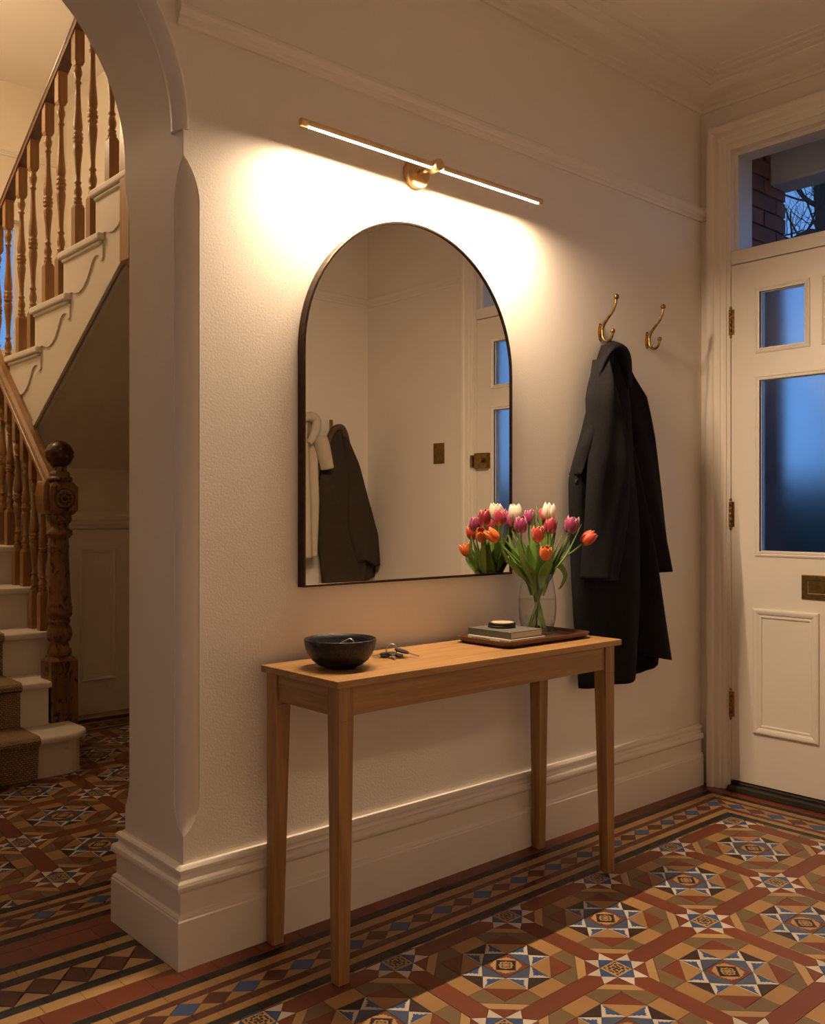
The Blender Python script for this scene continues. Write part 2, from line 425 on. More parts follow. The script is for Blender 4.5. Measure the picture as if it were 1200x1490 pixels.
# roll moulding round the arch head
def arch_roll():
    mb = MB(); prof = []
    for i in range(9):
        a = R(-60 + 255 * i / 8)
        prof.append((.010 + .026 * math.cos(a), -.004 - .0 + .026 * math.sin(a)))
    # profile in (radial offset into the wall, y): rounded bead on the arris
    prof = [(-.001, .054), (-.009, .050), (-.014, .040), (-.0145, .028), (-.011, .014), (-.004, .002), (.001, -.008), (.006, -.012), (.011, -.011), (.0135, -.005), (.0135, .001), (.0135, .03)]
    na = 56; rings = []
    for i in range(na + 1):
        t = math.pi * i / na
        rings.append([(AC[0] + (AR + d) * math.cos(t), y, AC[1] + (AR + d) * math.sin(t)) for d, y in prof])
    k = len(prof); vs = [p for r in rings for p in r]
    fs = [(i * k + j, i * k + (j + 1) % k, (i + 1) * k + (j + 1) % k, (i + 1) * k + j) for i in range(na) for j in range(k)]
    mb.add(vs, fs, 0, True)
    mb.add(rings[0], [list(range(k))]); mb.add(rings[-1], [list(range(k))[::-1]])
    o = mb.build('trim_1', TRIM)
    md = o.modifiers.new('edge', 'EDGE_SPLIT'); md.split_angle = R(40)
    return struct(o, 'rounded plaster moulding along the edge of the arch')
arch_roll()

# ---- door wall, opposite wall, left wall, ceiling
DY0, DY1 = -.146, -1.445                        # door leaf edges
OY0, OY1, OZ = -.128, -1.463, 2.795              # structural opening
m = MB(); m.box(DX, DX + .21, OY0, -.0005, 0, 3.3); m.box(DX, DX + .21, OY1, OY0, OZ, 3.3); m.box(DX, DX + .21, OPP - .2, OY1, 0, 3.3)
struct(m.build('wall_right', WALL), 'cream wall around the front door')
m = MB(); m.box(LEFTX - .2, DX + .21, OPP - .2, OPP, 0, 3.3)
struct(m.build('wall_front', WALL), 'plain cream wall opposite the mirror')
m = MB(); m.box(LEFTX - .2, LEFTX, OPP, -.0005, 0, 3.3)
struct(m.build('wall_left', WALL), 'cream end wall of the entrance hall')
m = MB(); m.box(LEFTX, DX, OPP, -.0005, CEIL_Z, CEIL_Z + .2)
struct(m.build('ceiling', CEIL), 'cream entrance hall ceiling')

SK = [(0, 0), (.030, 0), (.030, .126), (.0275, .130), (.0275, .134), (.023, .1385), (.019, .141), (.018, .144), (.018, .196), (.021, .199),
      (.0265, .203), (.0300, .209), (.0305, .216), (.0285, .224), (.0235, .229), (.016, .231), (.0135, .236), (.0145, .243), (.019, .247), (.0205, .251), (.0205, .257), (.015, .262), (.010, .265), (0, .265)]
LX = AC[0] - AR
sk = MB(); sk.sweep(SK, [(DX - .028, 0), (JX, 0), (JX, WT), (2.70, WT)])
struct(sk.build('baseboard_back', TRIM), 'tall moulded cream skirting board under the mirror wall')
sk = MB(); sk.sweep(SK, [(LX - .0, WT), (LX, 0), (LEFTX, 0), (LEFTX, OPP), (DX, OPP), (DX, OY1 - .085)])
struct(sk.build('baseboard_front', TRIM), 'tall moulded cream skirting board round the rest of the hall')
PR = [(0, 2.486), (.010, 2.486), (.013, 2.496), (.019, 2.500), (.0195, 2.508), (.026, 2.514), (.030, 2.522), (.030, 2.532), (.026, 2.538), (.020, 2.540), (.020, 2.547), (.006, 2.550), (0, 2.550)]
pr = MB(); pr.sweep(PR, [(DX, OY0 + .076), (DX, 0), (1.172, 0)])
struct(pr.build('trim_2', TRIM), 'cream picture rail above the mirror')
pr = MB(); pr.sweep(PR, [(LEFTX, 0), (LEFTX, OPP), (DX, OPP), (DX, OY1 - .085)])
struct(pr.build('trim_3', TRIM), 'cream picture rail on the opposite wall')
CO = [(0, 2.962), (.012, 2.962), (.016, 2.972), (.016, 2.978), (.030, 2.984), (.032, 2.992), (.046, 2.997), (.066, 3.000), (.092, 3.006), (.110, 3.016), (.118, 3.020), (.118, 3.026),
      (.140, 3.028), (.150, 3.034), (.150, 3.038), (.178, 3.040), (.186, 3.045), (.210, 3.0465), (.216, CEIL_Z + .001), (0, CEIL_Z + .001)]
co = MB(); co.sweep(CO, [(DX, OPP), (DX, 0), (LEFTX, 0), (LEFTX, OPP)], closed=True)
struct(co.build('trim_4', TRIM), 'stepped cream plaster cornice')

# ---- stair hall shell
HX0, HX1, HY1, HZ = .42, 2.72, 4.72, 4.30
WX0, WX1, WZ0, WZ1 = 1.66, 2.41, 2.33, 3.31      # stair window
m = MB(); m.box(HX0, WX0, HY1, HY1 + .2, 0, HZ + .2); m.box(WX1, HX1, HY1, HY1 + .2, 0, HZ + .2)
m.box(WX0, WX1, HY1, HY1 + .2, 0, WZ0); m.box(WX0, WX1, HY1, HY1 + .2, WZ1, HZ + .2)
struct(m.build('wall_hall_back', HALLWALL), 'warm lit far wall of the stairwell')
m = MB(); m.box(HX0 - .2, HX0, WT + .0005, HY1 + .2, 0, HZ + .2)
struct(m.build('wall_hall_left', HALLWALL), 'left wall of the stair hall')
m = MB(); m.box(HX1, HX1 + .2, WT + .0005, HY1 + .2, 0, HZ + .2)
struct(m.build('wall_hall_right', HALLWALL), 'right wall of the stair hall')
m = MB(); m.box(HX0, HX1, 4.24, HY1, HZ, HZ + .2); m.box(HX0, HX1, WT + .0005, 4.24, HZ - .03, HZ + .2)
struct(m.build('ceiling_hall', CEIL), 'stairwell ceiling with a shallow step')
pr = MB(); pr.sweep([(d, z + 1.28) for d, z in PR], [(HX1, HY1), (HX0, HY1)])
struct(pr.build('trim_5', TRIM), 'picture rail on the stairwell wall')
# stair window
wn1 = thing('window_1', ((WX0 + WX1) / 2, HY1, WZ0), 'tall stairwell window with blue dusk behind it', 'window', kind='structure')
m = MB(); t = .05
m.box(WX0, WX0 + t, HY1 + .05, HY1 + .11, WZ0, WZ1); m.box(WX1 - t, WX1, HY1 + .05, HY1 + .11, WZ0, WZ1)
m.box(WX0 + t, WX1 - t, HY1 + .05, HY1 + .11, WZ0, WZ0 + t); m.box(WX0 + t, WX1 - t, HY1 + .05, HY1 + .11, WZ1 - t, WZ1)
m.box((WX0 + WX1) / 2 - .015, (WX0 + WX1) / 2 + .015, HY1 + .06, HY1 + .10, WZ0 + t, WZ1 - t)
m.build('window_frame', TRIM, wn1)
m = MB(); m.box(WX0 + t - .005, WX1 - t + .005, HY1 + .076, HY1 + .08, WZ0 + t - .005, WZ1 - t + .005); m.build('pane', CLEAR, wn1)
m = MB(); m.box(WX0 - .03, WX1 + .03, HY1 - .04, HY1 + .06, WZ0 - .03, WZ0); m.build('window_sill', TRIM, wn1, bevel=.004)
ar = MB()
for (a, b, c, d) in ((WX0 - .07, WX0, WZ0, WZ1 + .07), (WX1, WX1 + .07, WZ0, WZ1 + .07), (WX0, WX1, WZ1, WZ1 + .07)): ar.box(a, b, HY1 - .018, HY1 + .002, c, d)
ar.build('architrave', TRIM, wn1)

# ---- under-stair cupboard wall
CY = 3.04
m = MB(); m.box(1.80, HX1, CY, CY + .12, 0, 1.80)
struct(m.build('wall_cupboard', HALLWALL), 'wall under the stairs holding the cupboard door')
m = MB(); m.sweep([(0, 1.105), (.012, 1.105), (.016, 1.12), (.022, 1.13), (.022, 1.145), (.028, 1.155), (.028, 1.175), (.018, 1.185), (.012, 1.20), (0, 1.21)], [(HX1, CY), (1.80, CY)])
struct(m.build('trim_6', TRIM), 'moulded rail above the cupboard door')
cd_ = thing('door_2', (2.2, CY, 0), 'low panelled cupboard door under the stairs', 'door', kind='structure')
m = MB(); m.box(1.86, 2.58, CY - .022, CY - .001, .03, 1.098); m.build('door_leaf', DOORP, cd_, bevel=.003)
for (a, b) in ((1.90, 2.0), (2.135, 2.352)):
    m = MB()
    P = [(a, CY - .022), (b, CY - .022)]
    def frame_ring(mb, a, b, z0, z1, y, w, h):
        """picture-frame moulding proud of the plane y by h (towards -y)"""
        prof = [(0, 0), (.2 * w, h), (.45 * w, h * .8), (.6 * w, h * .35), (.85 * w, h * .3), (w, -.001)]
        rs = []
        for d, q in prof: rs.append([(a + d, y - q, z0 + d), (b - d, y - q, z0 + d), (b - d, y - q, z1 - d), (a + d, y - q, z1 - d)])
        vs = [p for r in rs for p in r]
        fs = [(i * 4 + j, i * 4 + (j + 1) % 4, (i + 1) * 4 + (j + 1) % 4, (i + 1) * 4 + j) for i in range(len(prof) - 1) for j in range(4)]
        mb.add(vs, fs)
    frame_ring(m, a, b, .222, .998, CY - .022, .035, .010)
    m.build('panel_moulding', DOORP, cd_)

# ---- front door, frame, transom
def frame_ring_x(mb, y0, y1, z0, z1, x, prof):
    """ring moulding on a plane facing -x; prof = [(inset, proud)], y0>y1"""
    rs = [[(x - q, y0 - d, z0 + d), (x - q, y1 + d, z0 + d), (x - q, y1 + d, z1 - d), (x - q, y0 - d, z1 - d)] for d, q in prof]
    vs = [p for r in rs for p in r]
    fs = [(i * 4 + j, i * 4 + (j + 1) % 4, (i + 1) * 4 + (j + 1) % 4, (i + 1) * 4 + j) for i in range(len(prof) - 1) for j in range(4)]
    mb.add(vs, fs)
# architrave: swept round the opening (profile: distance outwards from opening edge w, proud p)
AP = [(0, 0), (0, .012), (.010, .016), (.022, .018), (.024, .022), (.030, .0245), (.050, .026), (.053, .030), (.058, .034), (.072, .036), (.080, .036), (.083, .031), (.083, 0)]
m = MB(); rings = []
for w, p in AP:
    rings.append([(DX - p, OY0 + w, 0), (DX - p, OY0 + w, OZ + w), (DX - p, OY1 - w, OZ + w), (DX - p, OY1 - w, 0)])
k = len(AP)
for i in range(k - 1):
    for j in range(3): m.add([rings[i][j], rings[i][j + 1], rings[i + 1][j + 1], rings[i + 1][j]], [(0, 1, 2, 3)])
struct(m.build('trim_7', TRIM), 'stepped cream architrave round the front door and fanlight')
FX0, FX1 = DX - .006, DX + .15
fr = MB(); fr.box(FX0, FX1, OY0 - .0165, OY0, 0, OZ); fr.box(FX0, FX1, OY1, OY1 + .0165, 0, OZ); fr.box(FX0, FX1, OY1 + .0165, OY0 - .0165, OZ - .03, OZ)
struct(fr.build('trim_8', TRIM), 'cream door frame lining')
fr = MB(); fr.box(FX0 + .002, FX1, OY1 + .0165, OY0 - .0165, 2.268, 2.326)
struct(fr.build('trim_9', TRIM, bevel=.003), 'cream transom bar above the front door')
w2 = thing('window_2', (DX, -.75, 2.326), 'clear fanlight window above the front door', 'window', kind='structure')
GA, GB = OY0 - .0165, OY1 + .0165
m = MB()
m.box(DX + .03, DX + .125, GA - .016, GA, 2.326, OZ - .03); m.box(DX + .03, DX + .125, GB, GB + .016, 2.326, OZ - .03)
m.box(DX + .03, DX + .125, GB + .016, GA - .016, OZ - .048, OZ - .03); m.box(DX + .03, DX + .125, GB + .016, GA - .016, 2.326, 2.336)
m.build('window_frame', TRIM, w2)
m = MB(); m.box(DX + .034, DX + .038, GB + .010, GA - .010, 2.330, OZ - .04); m.build('pane', CLEAR, w2)

dr = thing('door_1', (DX, -.75, 0), 'cream front door with frosted glass panes and brass letter plate', 'door', kind='structure')
XF, XB = DX + .001, DX + .045                    # door faces
DZ0, DZ1 = .044, 2.264
cols_top = [(-.276, -.471), (-.561, -1.030), (-1.120, -1.315)]
leaf = MB()
big = (-.276, -1.315, 1.034, 1.757); topz = (1.892, 2.130)
leaf.box(XF, XB, big[0], DY0, DZ0, DZ1); leaf.box(XF, XB, DY1, big[1], DZ0, DZ1)
leaf.box(XF, XB, big[1], big[0], DZ0, big[2]); leaf.box(XF, XB, big[1], big[0], big[3], topz[0]); leaf.box(XF, XB, big[1], big[0], topz[1], DZ1)
leaf.box(XF, XB, cols_top[1][0], cols_top[0][1], *topz); leaf.box(XF, XB, cols_top[2][0], cols_top[1][1], *topz)
leaf.build('door_leaf', DOORP, dr)
GP = [(-.021, -.001), (-.021, .004), (-.014, .0065), (-.010, .0035), (-.005, .006), (0, .005), (.0, -.008), (.003, -.010)]
for (a, b) in [(big[0], big[1])] + cols_top:
    z0, z1 = (big[2], big[3]) if a == big[0] and b == big[1] else topz
    m = MB(); frame_ring_x(m, a, b, z0, z1, XF, GP); m.build('glazing_bead', DOORP, dr)
    m = MB(); m.box(XF + .010, XF + .015, b - .006, a + .006, z0 - .006, z1 + .006); p = m.build('frosted_pane', FROST, dr); p['label'] = 'frosted glass pane glowing blue'
BP = [(0, -.001), (0, .008), (.006, .0125), (.012, .0125), (.020, .010), (.028, .004), (.031, .006), (.036, .006), (.040, -.001)]
for a in (-.249, -.655, -1.061):
    m = MB(); frame_ring_x(m, a, a - .281, .262, .792, XF, BP); m.build('panel_moulding', DOORP, dr)
# letter plate
lp = MB(); frame_ring_x(lp, -.459, -.765, .845, .945, XF, [(0, -.001), (0, .004), (.003, .006), (.022, .006), (.024, .002), (.024, -.001)])
lpo = lp.build('letter_plate', BRASSD, dr); lpo['label'] = 'aged brass letter plate'
m = MB(); m.box(XF - .0015, XF + .001, -.739, -.485, .871, .919); m.build('letter_flap', BRASSD, lpo)
# hinges on the frame edge
for z in (2.02, 1.19, .37):
    m = MB(); y = DY0 + .002
    for i in range(5):
        m.lathe([(.0075, z - .056 + i * .0226), (.0075, z - .056 + i * .0226 + .0205)], (XF - .004, y, 0), 'Z', 10)
    m.lathe([(.003, z + .058), (.006, z + .060), (.004, z + .068), (.001, z + .070)], (XF - .004, y, 0), 'Z', 10)
    m.lathe([(.001, z - .070), (.004, z - .068), (.006, z - .060), (.003, z - .058)], (XF - .004, y, 0), 'Z', 10)
    m.box(XF - .0035, XF + .002, y - .016, y + .012, z - .054, z + .054)
    h = m.build('hinge', BRASS, dr); h['label'] = 'brass butt hinge'
# rim lock (seen in the mirror)
m = MB(); m.box(XF - .03, XF, -1.442, -1.342, 1.44, 1.525); lk = m.build('rim_lock', BRASSD, dr, bevel=.004); lk['label'] = 'dark brass rim lock'
m = MB(); m.lathe([(.012, XF - .055), (.016, XF - .045), (.010, XF - .03)], (0, -1.375, 1.483), 'X', 14); m.build('lock_knob', BRASSD, lk)
m = MB(); m.box(XF - .034, XF - .008, -1.468, -1.449, 1.45, 1.515); m.build('lock_keep', BRASSD, dr, bevel=.002)
# threshold
m = MB(); m.box(DX - .034, DX + .15, OY1 + .0165, OY0 - .0165, 0, .026); m.box(DX - .006, DX + .12, OY1 + .0165, OY0 - .0165, .026, .038)
struct(m.build('trim_10', SILLW, bevel=.004), 'worn dark wooden threshold below the front door')
# light switch on the door wall
sw = thing('light_switch', (DX, -1.75, 1.53), 'dark brass light switch plate on the wall beside the door, seen in the mirror', 'light switch')
m = MB(); m.box(DX - .006, DX - .0003, -1.795, -1.705, 1.48, 1.60); m.build('switch_plate', BRASSD, sw, bevel=.002)
m = MB(); m.box(DX - .011, DX - .006, -1.762, -1.738, 1.528, 1.552); m.build('rocker', BRASSD, sw, bevel=.0015)

# ================================================================== TILED FLOORS
PX, PY, SHR = .431, .4075, .055
def clip_poly(poly, planes):
    """keep a*x+b*y<=c"""
    for a, b, c in planes:
        out = []
        for i, p in enumerate(poly):
            q = poly[(i + 1) % len(poly)]
            dp = a * p[0] + b * p[1] - c; dq = a * q[0] + b * q[1] - c
            if dp <= 0: out.append(p)
            if (dp < 0 < dq) or (dq < 0 < dp):
                t = dp / (dp - dq); out.append((p[0] + (q[0] - p[0]) * t, p[1] + (q[1] - p[1]) * t))
        poly = out
        if len(poly) < 3: return []
    return poly
def area(poly):
    return .5 * sum(poly[i][0] * poly[(i + 1) % len(poly)][1] - poly[(i + 1) % len(poly)][0] * poly[i][1] for i in range(len(poly)))
def inset(poly, d):
    n = len(poly); out = []
    for i in range(n):
        p0 = Vector(poly[i - 1]); p1 = Vector(poly[i]); p2 = Vector(poly[(i + 1) % n])
        a = (p1 - p0); b = (p2 - p1)
        if a.length < 1e-6 or b.length < 1e-6: out.append(tuple(p1)); continue
        a.normalize(); b.normalize()
        na = Vector((-a.y, a.x)); nb = Vector((-b.y, b.x)); k = 1 + na.dot(nb)
        q = p1 + (na + nb) / max(k, .25) * d
        out.append((q.x, q.y))
    return out
def dedupe(poly):
    out = []
    for p in poly:
        if not out or (abs(p[0] - out[-1][0]) + abs(p[1] - out[-1][1])) > 1e-4: out.append(p)
    if len(out) > 1 and abs(out[0][0] - out[-1][0]) + abs(out[0][1] - out[-1][1]) < 1e-4: out.pop()
    return out
def tile_geo(mb, poly, mi, prints=(), top=0.0):
    poly = dedupe(poly)
    if len(poly) < 3: return False
    if area(poly) < 0: poly = poly[::-1]
    if abs(area(poly)) < 6e-5: return False
    a = inset(poly, .0005); b = inset(poly, .0013); n = len(poly)
    if area(b) <= 2e-5: return False
    vs = [(x, y, -.004) for x, y in a] + [(x, y, top - .0007) for x, y in a] + [(x, y, top) for x, y in b]
    fs = [(i, (i + 1) % n, n + (i + 1) % n, n + i) for i in range(n)] + [(n + i, n + (i + 1) % n, 2 * n + (i + 1) % n, 2 * n + i) for i in range(n)] + [tuple(2 * n + i for i in range(n))]
    mb.add(vs, fs, mi)
    lay = 0; last = None
    for pp, pm in prints:
        if pm != last: lay += 1; last = pm
        mb.add([(x, y, top + .00012 * lay) for x, y in pp], [tuple(range(len(pp)))], pm)
    return True
TK = list(TILE.keys()); TIDX = {k: i for i, k in enumerate(TK)}; TMATS = [TILE[k] for k in TK]
def rot(p, k):
    x, y = p
    for _ in range(k): x, y = -y, x
    return x, y
def mir(p): return (p[1], p[0])
def blob(cx, cy, r, n=7, sq=1.0, a0=0.0):
    return [(cx + r * math.cos(a0 + 2 * math.pi * i / n), cy + sq * r * math.sin(a0 + 2 * math.pi * i / n)) for i in range(n)]
ELEM = []          # (kind, colour, polygon in cell units about the small star, prints)
S = .075
pr_ = []
for k in range(4):
    for (x, y, r) in ((.0, .022, .011), (.030, .030, .012), (.0, .052, .010), (.050, .018, .009), (.018, .050, .008), (.052, .052, .010), (.036, .056, .006), (.022, .012, .007)):
        pr_.append((blob(*rot((x, y), k), r, 6, 1, .4 * k + x * 40), 'black'))
pr_.append((blob(0, 0, .012, 8), 'black'))
ELEM.append(('encaustic_tile', 'sand', [(S, S), (-S, S), (-S, -S), (S, -S)], pr_))
for k in range(4):
    ELEM.append(('triangle_tile', 'blue', [rot(p, k) for p in ((S, S), (0, .148), (-S, S))], []))
    ELEM.append(('star_tile', 'white', [rot(p, k) for p in ((S, S), (.072, .205), (0, .148))], []))
    ELEM.append(('star_tile', 'white', [rot(p, k) for p in ((-S, S), (0, .148), (-.072, .205))], []))
    ELEM.append(('triangle_tile', 'red', [rot(p, k) for p in ((S, S), (.205, .072), (.072, .205))], []))
for k in range(2):
    st = ((.148, 0), (.205, -.072), (.795, -.072), (.852, 0), (.795, .072), (.205, .072))
    ELEM.append(('strip_tile', 'red', [rot(p, k) for p in st], []))
def Bc(p): return (p[0] + .5, p[1] + .5)
cpr = []
for k in range(4):
    sc_ = [(.008, .094), (.030, .090), (.040, .079), (.054, .084), (.064, .072), (.078, .078), (.072, .064), (.084, .054), (.079, .040), (.090, .030), (.094, .008), (.090, .002), (.002, .090)]
    cpr.append(([Bc(rot(p, k)) for p in sc_][::-1], 'sand'))
cpr.append(([Bc(p) for p in ((0, .083), (-.083, 0), (0, -.083), (.083, 0))], 'black'))
for k in range(4):
    cpr.append((blob(*Bc(rot((.033, 0), k)), .019, 10), 'sand')); cpr.append((blob(*Bc(rot((.024, .024), k)), .014, 8), 'sand'))
cpr.append((blob(.5, .5, .022, 10), 'sand'))
for k in range(4):
    cpr.append((blob(*Bc(rot((.033, 0), k)), .008, 6), 'black')); cpr.append((blob(*Bc(rot((.017, .017), k)), .006, 5), 'black'))
ELEM.append(('encaustic_tile', 'centre', [Bc(p) for p in ((.11, .11), (-.11, .11), (-.11, -.11), (.11, -.11))], cpr))
for k in range(4):
    for mm in (0, 1):
        f = (lambda p, k=k, mm=mm: Bc(rot(mir(p) if mm else p, k)))
        blue = [(.106, .128), (.101, .282), (.088, .262), (.086, .244), (.074, .243), (.071, .226), (.056, .227), (.052, .211), (.038, .213), (.050, .194), (.062, .190), (.068, .172), (.080, .168), (.086, .150), (.096, .147)]
        ELEM.append(('star_tile', 'white', [f(p) for p in ((.11, .11), (.105, .30), (0, .205))], [([f(p) for p in blue], 'blue')]))
    g = (lambda p, k=k: Bc(rot(p, k)))
    ELEM.append(('triangle_tile', 'slate', [g(p) for p in ((.11, .11), (0, .205), (-.11, .11))], []))
    ELEM.append(('triangle_tile', 'buff', [g(p) for p in ((.11, .11), (.30, .105), (.105, .30))], []))
    ELEM.append(('triangle_tile', 'red', [g(p) for p in ((.30, .30), (.105, .30), (.30, .105))], []))
    ELEM.append(('triangle_tile', 'dark', [g(p) for p in ((.105, .30), (-.105, .30), (0, .205))], []))
    ELEM.append(('rectangle_tile', 'buff', [g(p) for p in ((.11, .30), (.11, .428), (-.11, .428), (-.11, .30))], []))
    ELEM.append(('bar_tile', 'sand', [g(p) for p in ((.428, .295), (.295, .428), (.21, .428), (.428, .21))], []))
    for mm in (0, 1):
        f = (lambda p, k=k, mm=mm: Bc(rot(mir(p) if mm else p, k)))
        ELEM.append(('corner_tile', 'olive', [f(p) for p in ((.11, .30), (.30, .30), (.319, .319), (.21, .428), (.11, .428))], []))

class Floor:
    def __init__(s, obj): s.obj = obj; s.items = []; s.cache = {}
    def add(s, kind, col, poly, prints=(), key=None, off=(0, 0)):
        s.items.append((kind, col, poly, prints, key, off))
    def field(s, ox, oy, x0, x1, y0, y1):
        planes = [(1, 0, x1), (-1, 0, -x0), (0, 1, y1), (0, -1, -y0)]
        for j in range(-8, 9):
            for i in range(-12, 12):
                cx = ox + i * PX + SHR * (j * PY); cy = oy + j * PY
                if cx + .9 * PX < x0 or cx - .5 * PX > x1 or cy + .9 * PY < y0 or cy - .5 * PY > y1: continue
                T = lambda p: (p[0] * PX + SHR * p[1] * PY, p[1] * PY)
                for e, (kind, col, poly, prints) in enumerate(ELEM):
                    lp = [T(p) for p in poly]; wp = [(p[0] + cx, p[1] + cy) for p in lp]
                    inside = all(x0 <= p[0] <= x1 and y0 <= p[1] <= y1 for p in wp)
                    if inside:
                        s.add(kind, col, lp, [([T(q) for q in pp], pm) for pp, pm in prints], e, (cx, cy))
                    else:
                        c = clip_poly(wp, planes)
                        if len(c) < 3 or abs(area(c)) < 1e-4: continue
                        pc = [(clip_poly([(q[0] * PX + SHR * q[1] * PY + cx, q[1] * PY + cy) for q in pp], planes), pm) for pp, pm in prints]
                        s.add(kind, col, c, [(a, b) for a, b in pc if len(a) >= 3])
    def row(s, kind, col, x0, x1, y0, y1, L, planes=(), along='x', phase=0.0):
        a0, a1 = (x0, x1) if along == 'x' else (y0, y1)
        a = a0 - phase * L
        while a < a1:
            b = a + L; p, q = max(a, a0), min(b, a1)
            if q - p > .004:
                poly = [(p, y0), (q, y0), (q, y1), (p, y1)] if along == 'x' else [(x0, p), (x1, p), (x1, q), (x0, q)]
                poly = clip_poly(poly, planes)
                if len(poly) >= 3: s.add(kind, col, poly)
            a = b
    def diamonds(s, x0, x1, c, hh, pitch, cols, tri, planes=(), along='x', start=0.0, tip=None):
        n0 = int(math.floor((x0 - start) / pitch)) - 1; n1 = int(math.ceil((x1 - start) / pitch)) + 1
        lim = [(1, 0, x1), (-1, 0, -x0)]
        sw = (lambda p: p) if along == 'x' else (lambda p: (p[1], p[0]))
        for i in range(n0, n1):
            cx = start + i * pitch; h = pitch / 2
            def put(kind, col, poly):
                poly = clip_poly(poly, lim)
                if len(poly) < 3: return
                poly = clip_poly([sw(p) for p in poly], planes)
                if len(poly) >= 3 and abs(area(poly)) > 1e-4: s.add(kind, col, poly)
            g = .004 if tip else 0
            put('diamond_tile', cols[i % len(cols)], [(cx - h + g, c), (cx, c - hh), (cx + h - g, c), (cx, c + hh)])
            put('triangle_tile', tri, [(cx, c + hh), (cx + h, c + g), (cx + pitch, c + hh)])
            put('triangle_tile', tri, [(cx, c - hh), (cx + pitch, c - hh), (cx + h, c - g)])
            if tip: put('diamond_tile', tip, [(cx + h - g, c), (cx + h, c - g), (cx + h + g, c), (cx + h, c + g)])
    def finish(s, limit=295):
        vis = []
        for it in s.items:
            kind, col, poly, prints, key, off = it
            mx = sum(p[0] for p in poly) / len(poly) + off[0]; my = sum(p[1] for p in poly) / len(poly) + off[1]
            q = proj((mx, my, 0)); sz = 0
            if q and -15 < q[0] < 1215 and 0 < q[1] < 1505:
                # hidden behind the mirror wall or the jamb
                hid = (my > -.02 and mx > JX - .03 and my < .36)
                if my > .36:
                    xx = mx * (CAM_Y) / (my + CAM_Y)
                    hid = xx > JX or mx > 1.9 and my > 3.0
                    xb = mx * (CAM_Y + WT) / (my + CAM_Y); hid = hid or xb > JX
                if my > 1.98 and mx < 1.70: hid = True
                if mx > DX - .03: hid = True
                if not hid: sz = abs(area(poly)) / q[2] ** 3
            vis.append((sz, it))
        vis.sort(key=lambda a: -a[0])
        cnt = {}; rest = MB(); nrest = 0
        for sz, (kind, col, poly, prints, key, off) in vis:
            pr2 = [(pp, TIDX[pm]) for pp, pm in prints]
            if sz > 0 and cnt.get(kind, 0) < limit:
                if key is not None and key in s.cache: me = s.cache[key]
                else:
                    used = [col] + [c for c in dict.fromkeys(pm for _, pm in prints) if c != col]
                    mb = MB()
                    if not tile_geo(mb, poly, 0, [(pp, used.index(pm)) for pp, pm in prints]): continue
                    me = mb.mesh(kind, [TILE[c] for c in used])
                    if key is not None: s.cache[key] = me
                o = bpy.data.objects.new(kind, me); COL.objects.link(o); o.parent = s.obj
                o.location = (off[0], off[1], random.uniform(-.0002, .00015))
                cnt[kind] = cnt.get(kind, 0) + 1
            else:
                wp = [(p[0] + off[0], p[1] + off[1]) for p in poly]
                if tile_geo(rest, wp, TIDX[col], [([(a + off[0], b + off[1]) for a, b in pp], pm) for pp, pm in pr2]): nrest += 1
        if nrest:
            o = rest.build('tiles', TMATS, s.obj, recalc=False); o['kind'] = 'stuff'; o['label'] = 'remaining geometric floor tiles'
        print('tiles', cnt, 'rest', nrest)

# entrance hall
m = MB(); m.box(LEFTX, DX + .05, OPP, .19, -.12, -.0014)
fl = m.build('floor', GROUT); struct(fl, 'geometric Victorian tiled floor of the entrance hall')
F = Floor(fl)
MX = 3.722                                         # mitre: x + |y| = MX
pw = [(1, -1, MX)]                                 # keep x - y <= MX (wall side)
pd = [(-1, 1, -MX)]
bands = [(.028, .084, 'red', .135), (.084, .116, 'black', .14), (.116, .150, 'buff', .14), (.150, .173, 'brown', .16), (.240, .267, 'brown', .16), (.267, .295, 'buff', .14), (.295, .328, 'black', .14)]
XL = .45
for a, b, c, L in bands:
    x0 = JX - .03 if a < .03 else XL
    F.row('border_tile', c, x0, 4.0, -b, -a, L, pw, 'x', phase=random.random())
    F.row('border_tile', c, MX - b, MX - a, OPP, 0, L, pd, 'y', phase=random.random())
F.diamonds(XL, 4.0, -.2065, .0335, .0855, ['blue', 'brown'], 'buff', pw, 'x', start=1.4305)
F.diamonds(OPP, 0.2, MX - .2065, .0335, .0855, ['blue', 'brown'], 'buff', pd, 'y', start=-.455)
F.field(2.056, -.366, XL, MX - .328, OPP + .03, -.328)
# threshold panel beneath the arch
x0, x1 = XL, JX - .030
F.row('border_tile', 'red', x0, x1, -.084, .0, .135, (), 'x', phase=.33)
F.row('border_tile', 'sand', x0, x1, .0, .044, .10, (), 'x', phase=.2)
F.row('border_tile', 'black', x0, x1, .044, .080, .16, (), 'x', phase=.5)
F.diamonds(x0, x1, .134, .054, .092, ['brown'], 'sand', (), 'x', start=.874, tip='sand')
F.row('border_tile', 'black', x0, x1, .188, .225, .15, (), 'x', phase=.1)
F.row('border_tile', 'sand', x0, x1, .225, .265, .12, (), 'x', phase=.7)
F.row('border_tile', 'black', x0, x1, .265, .297, .16, (), 'x', phase=.4)
F.finish()
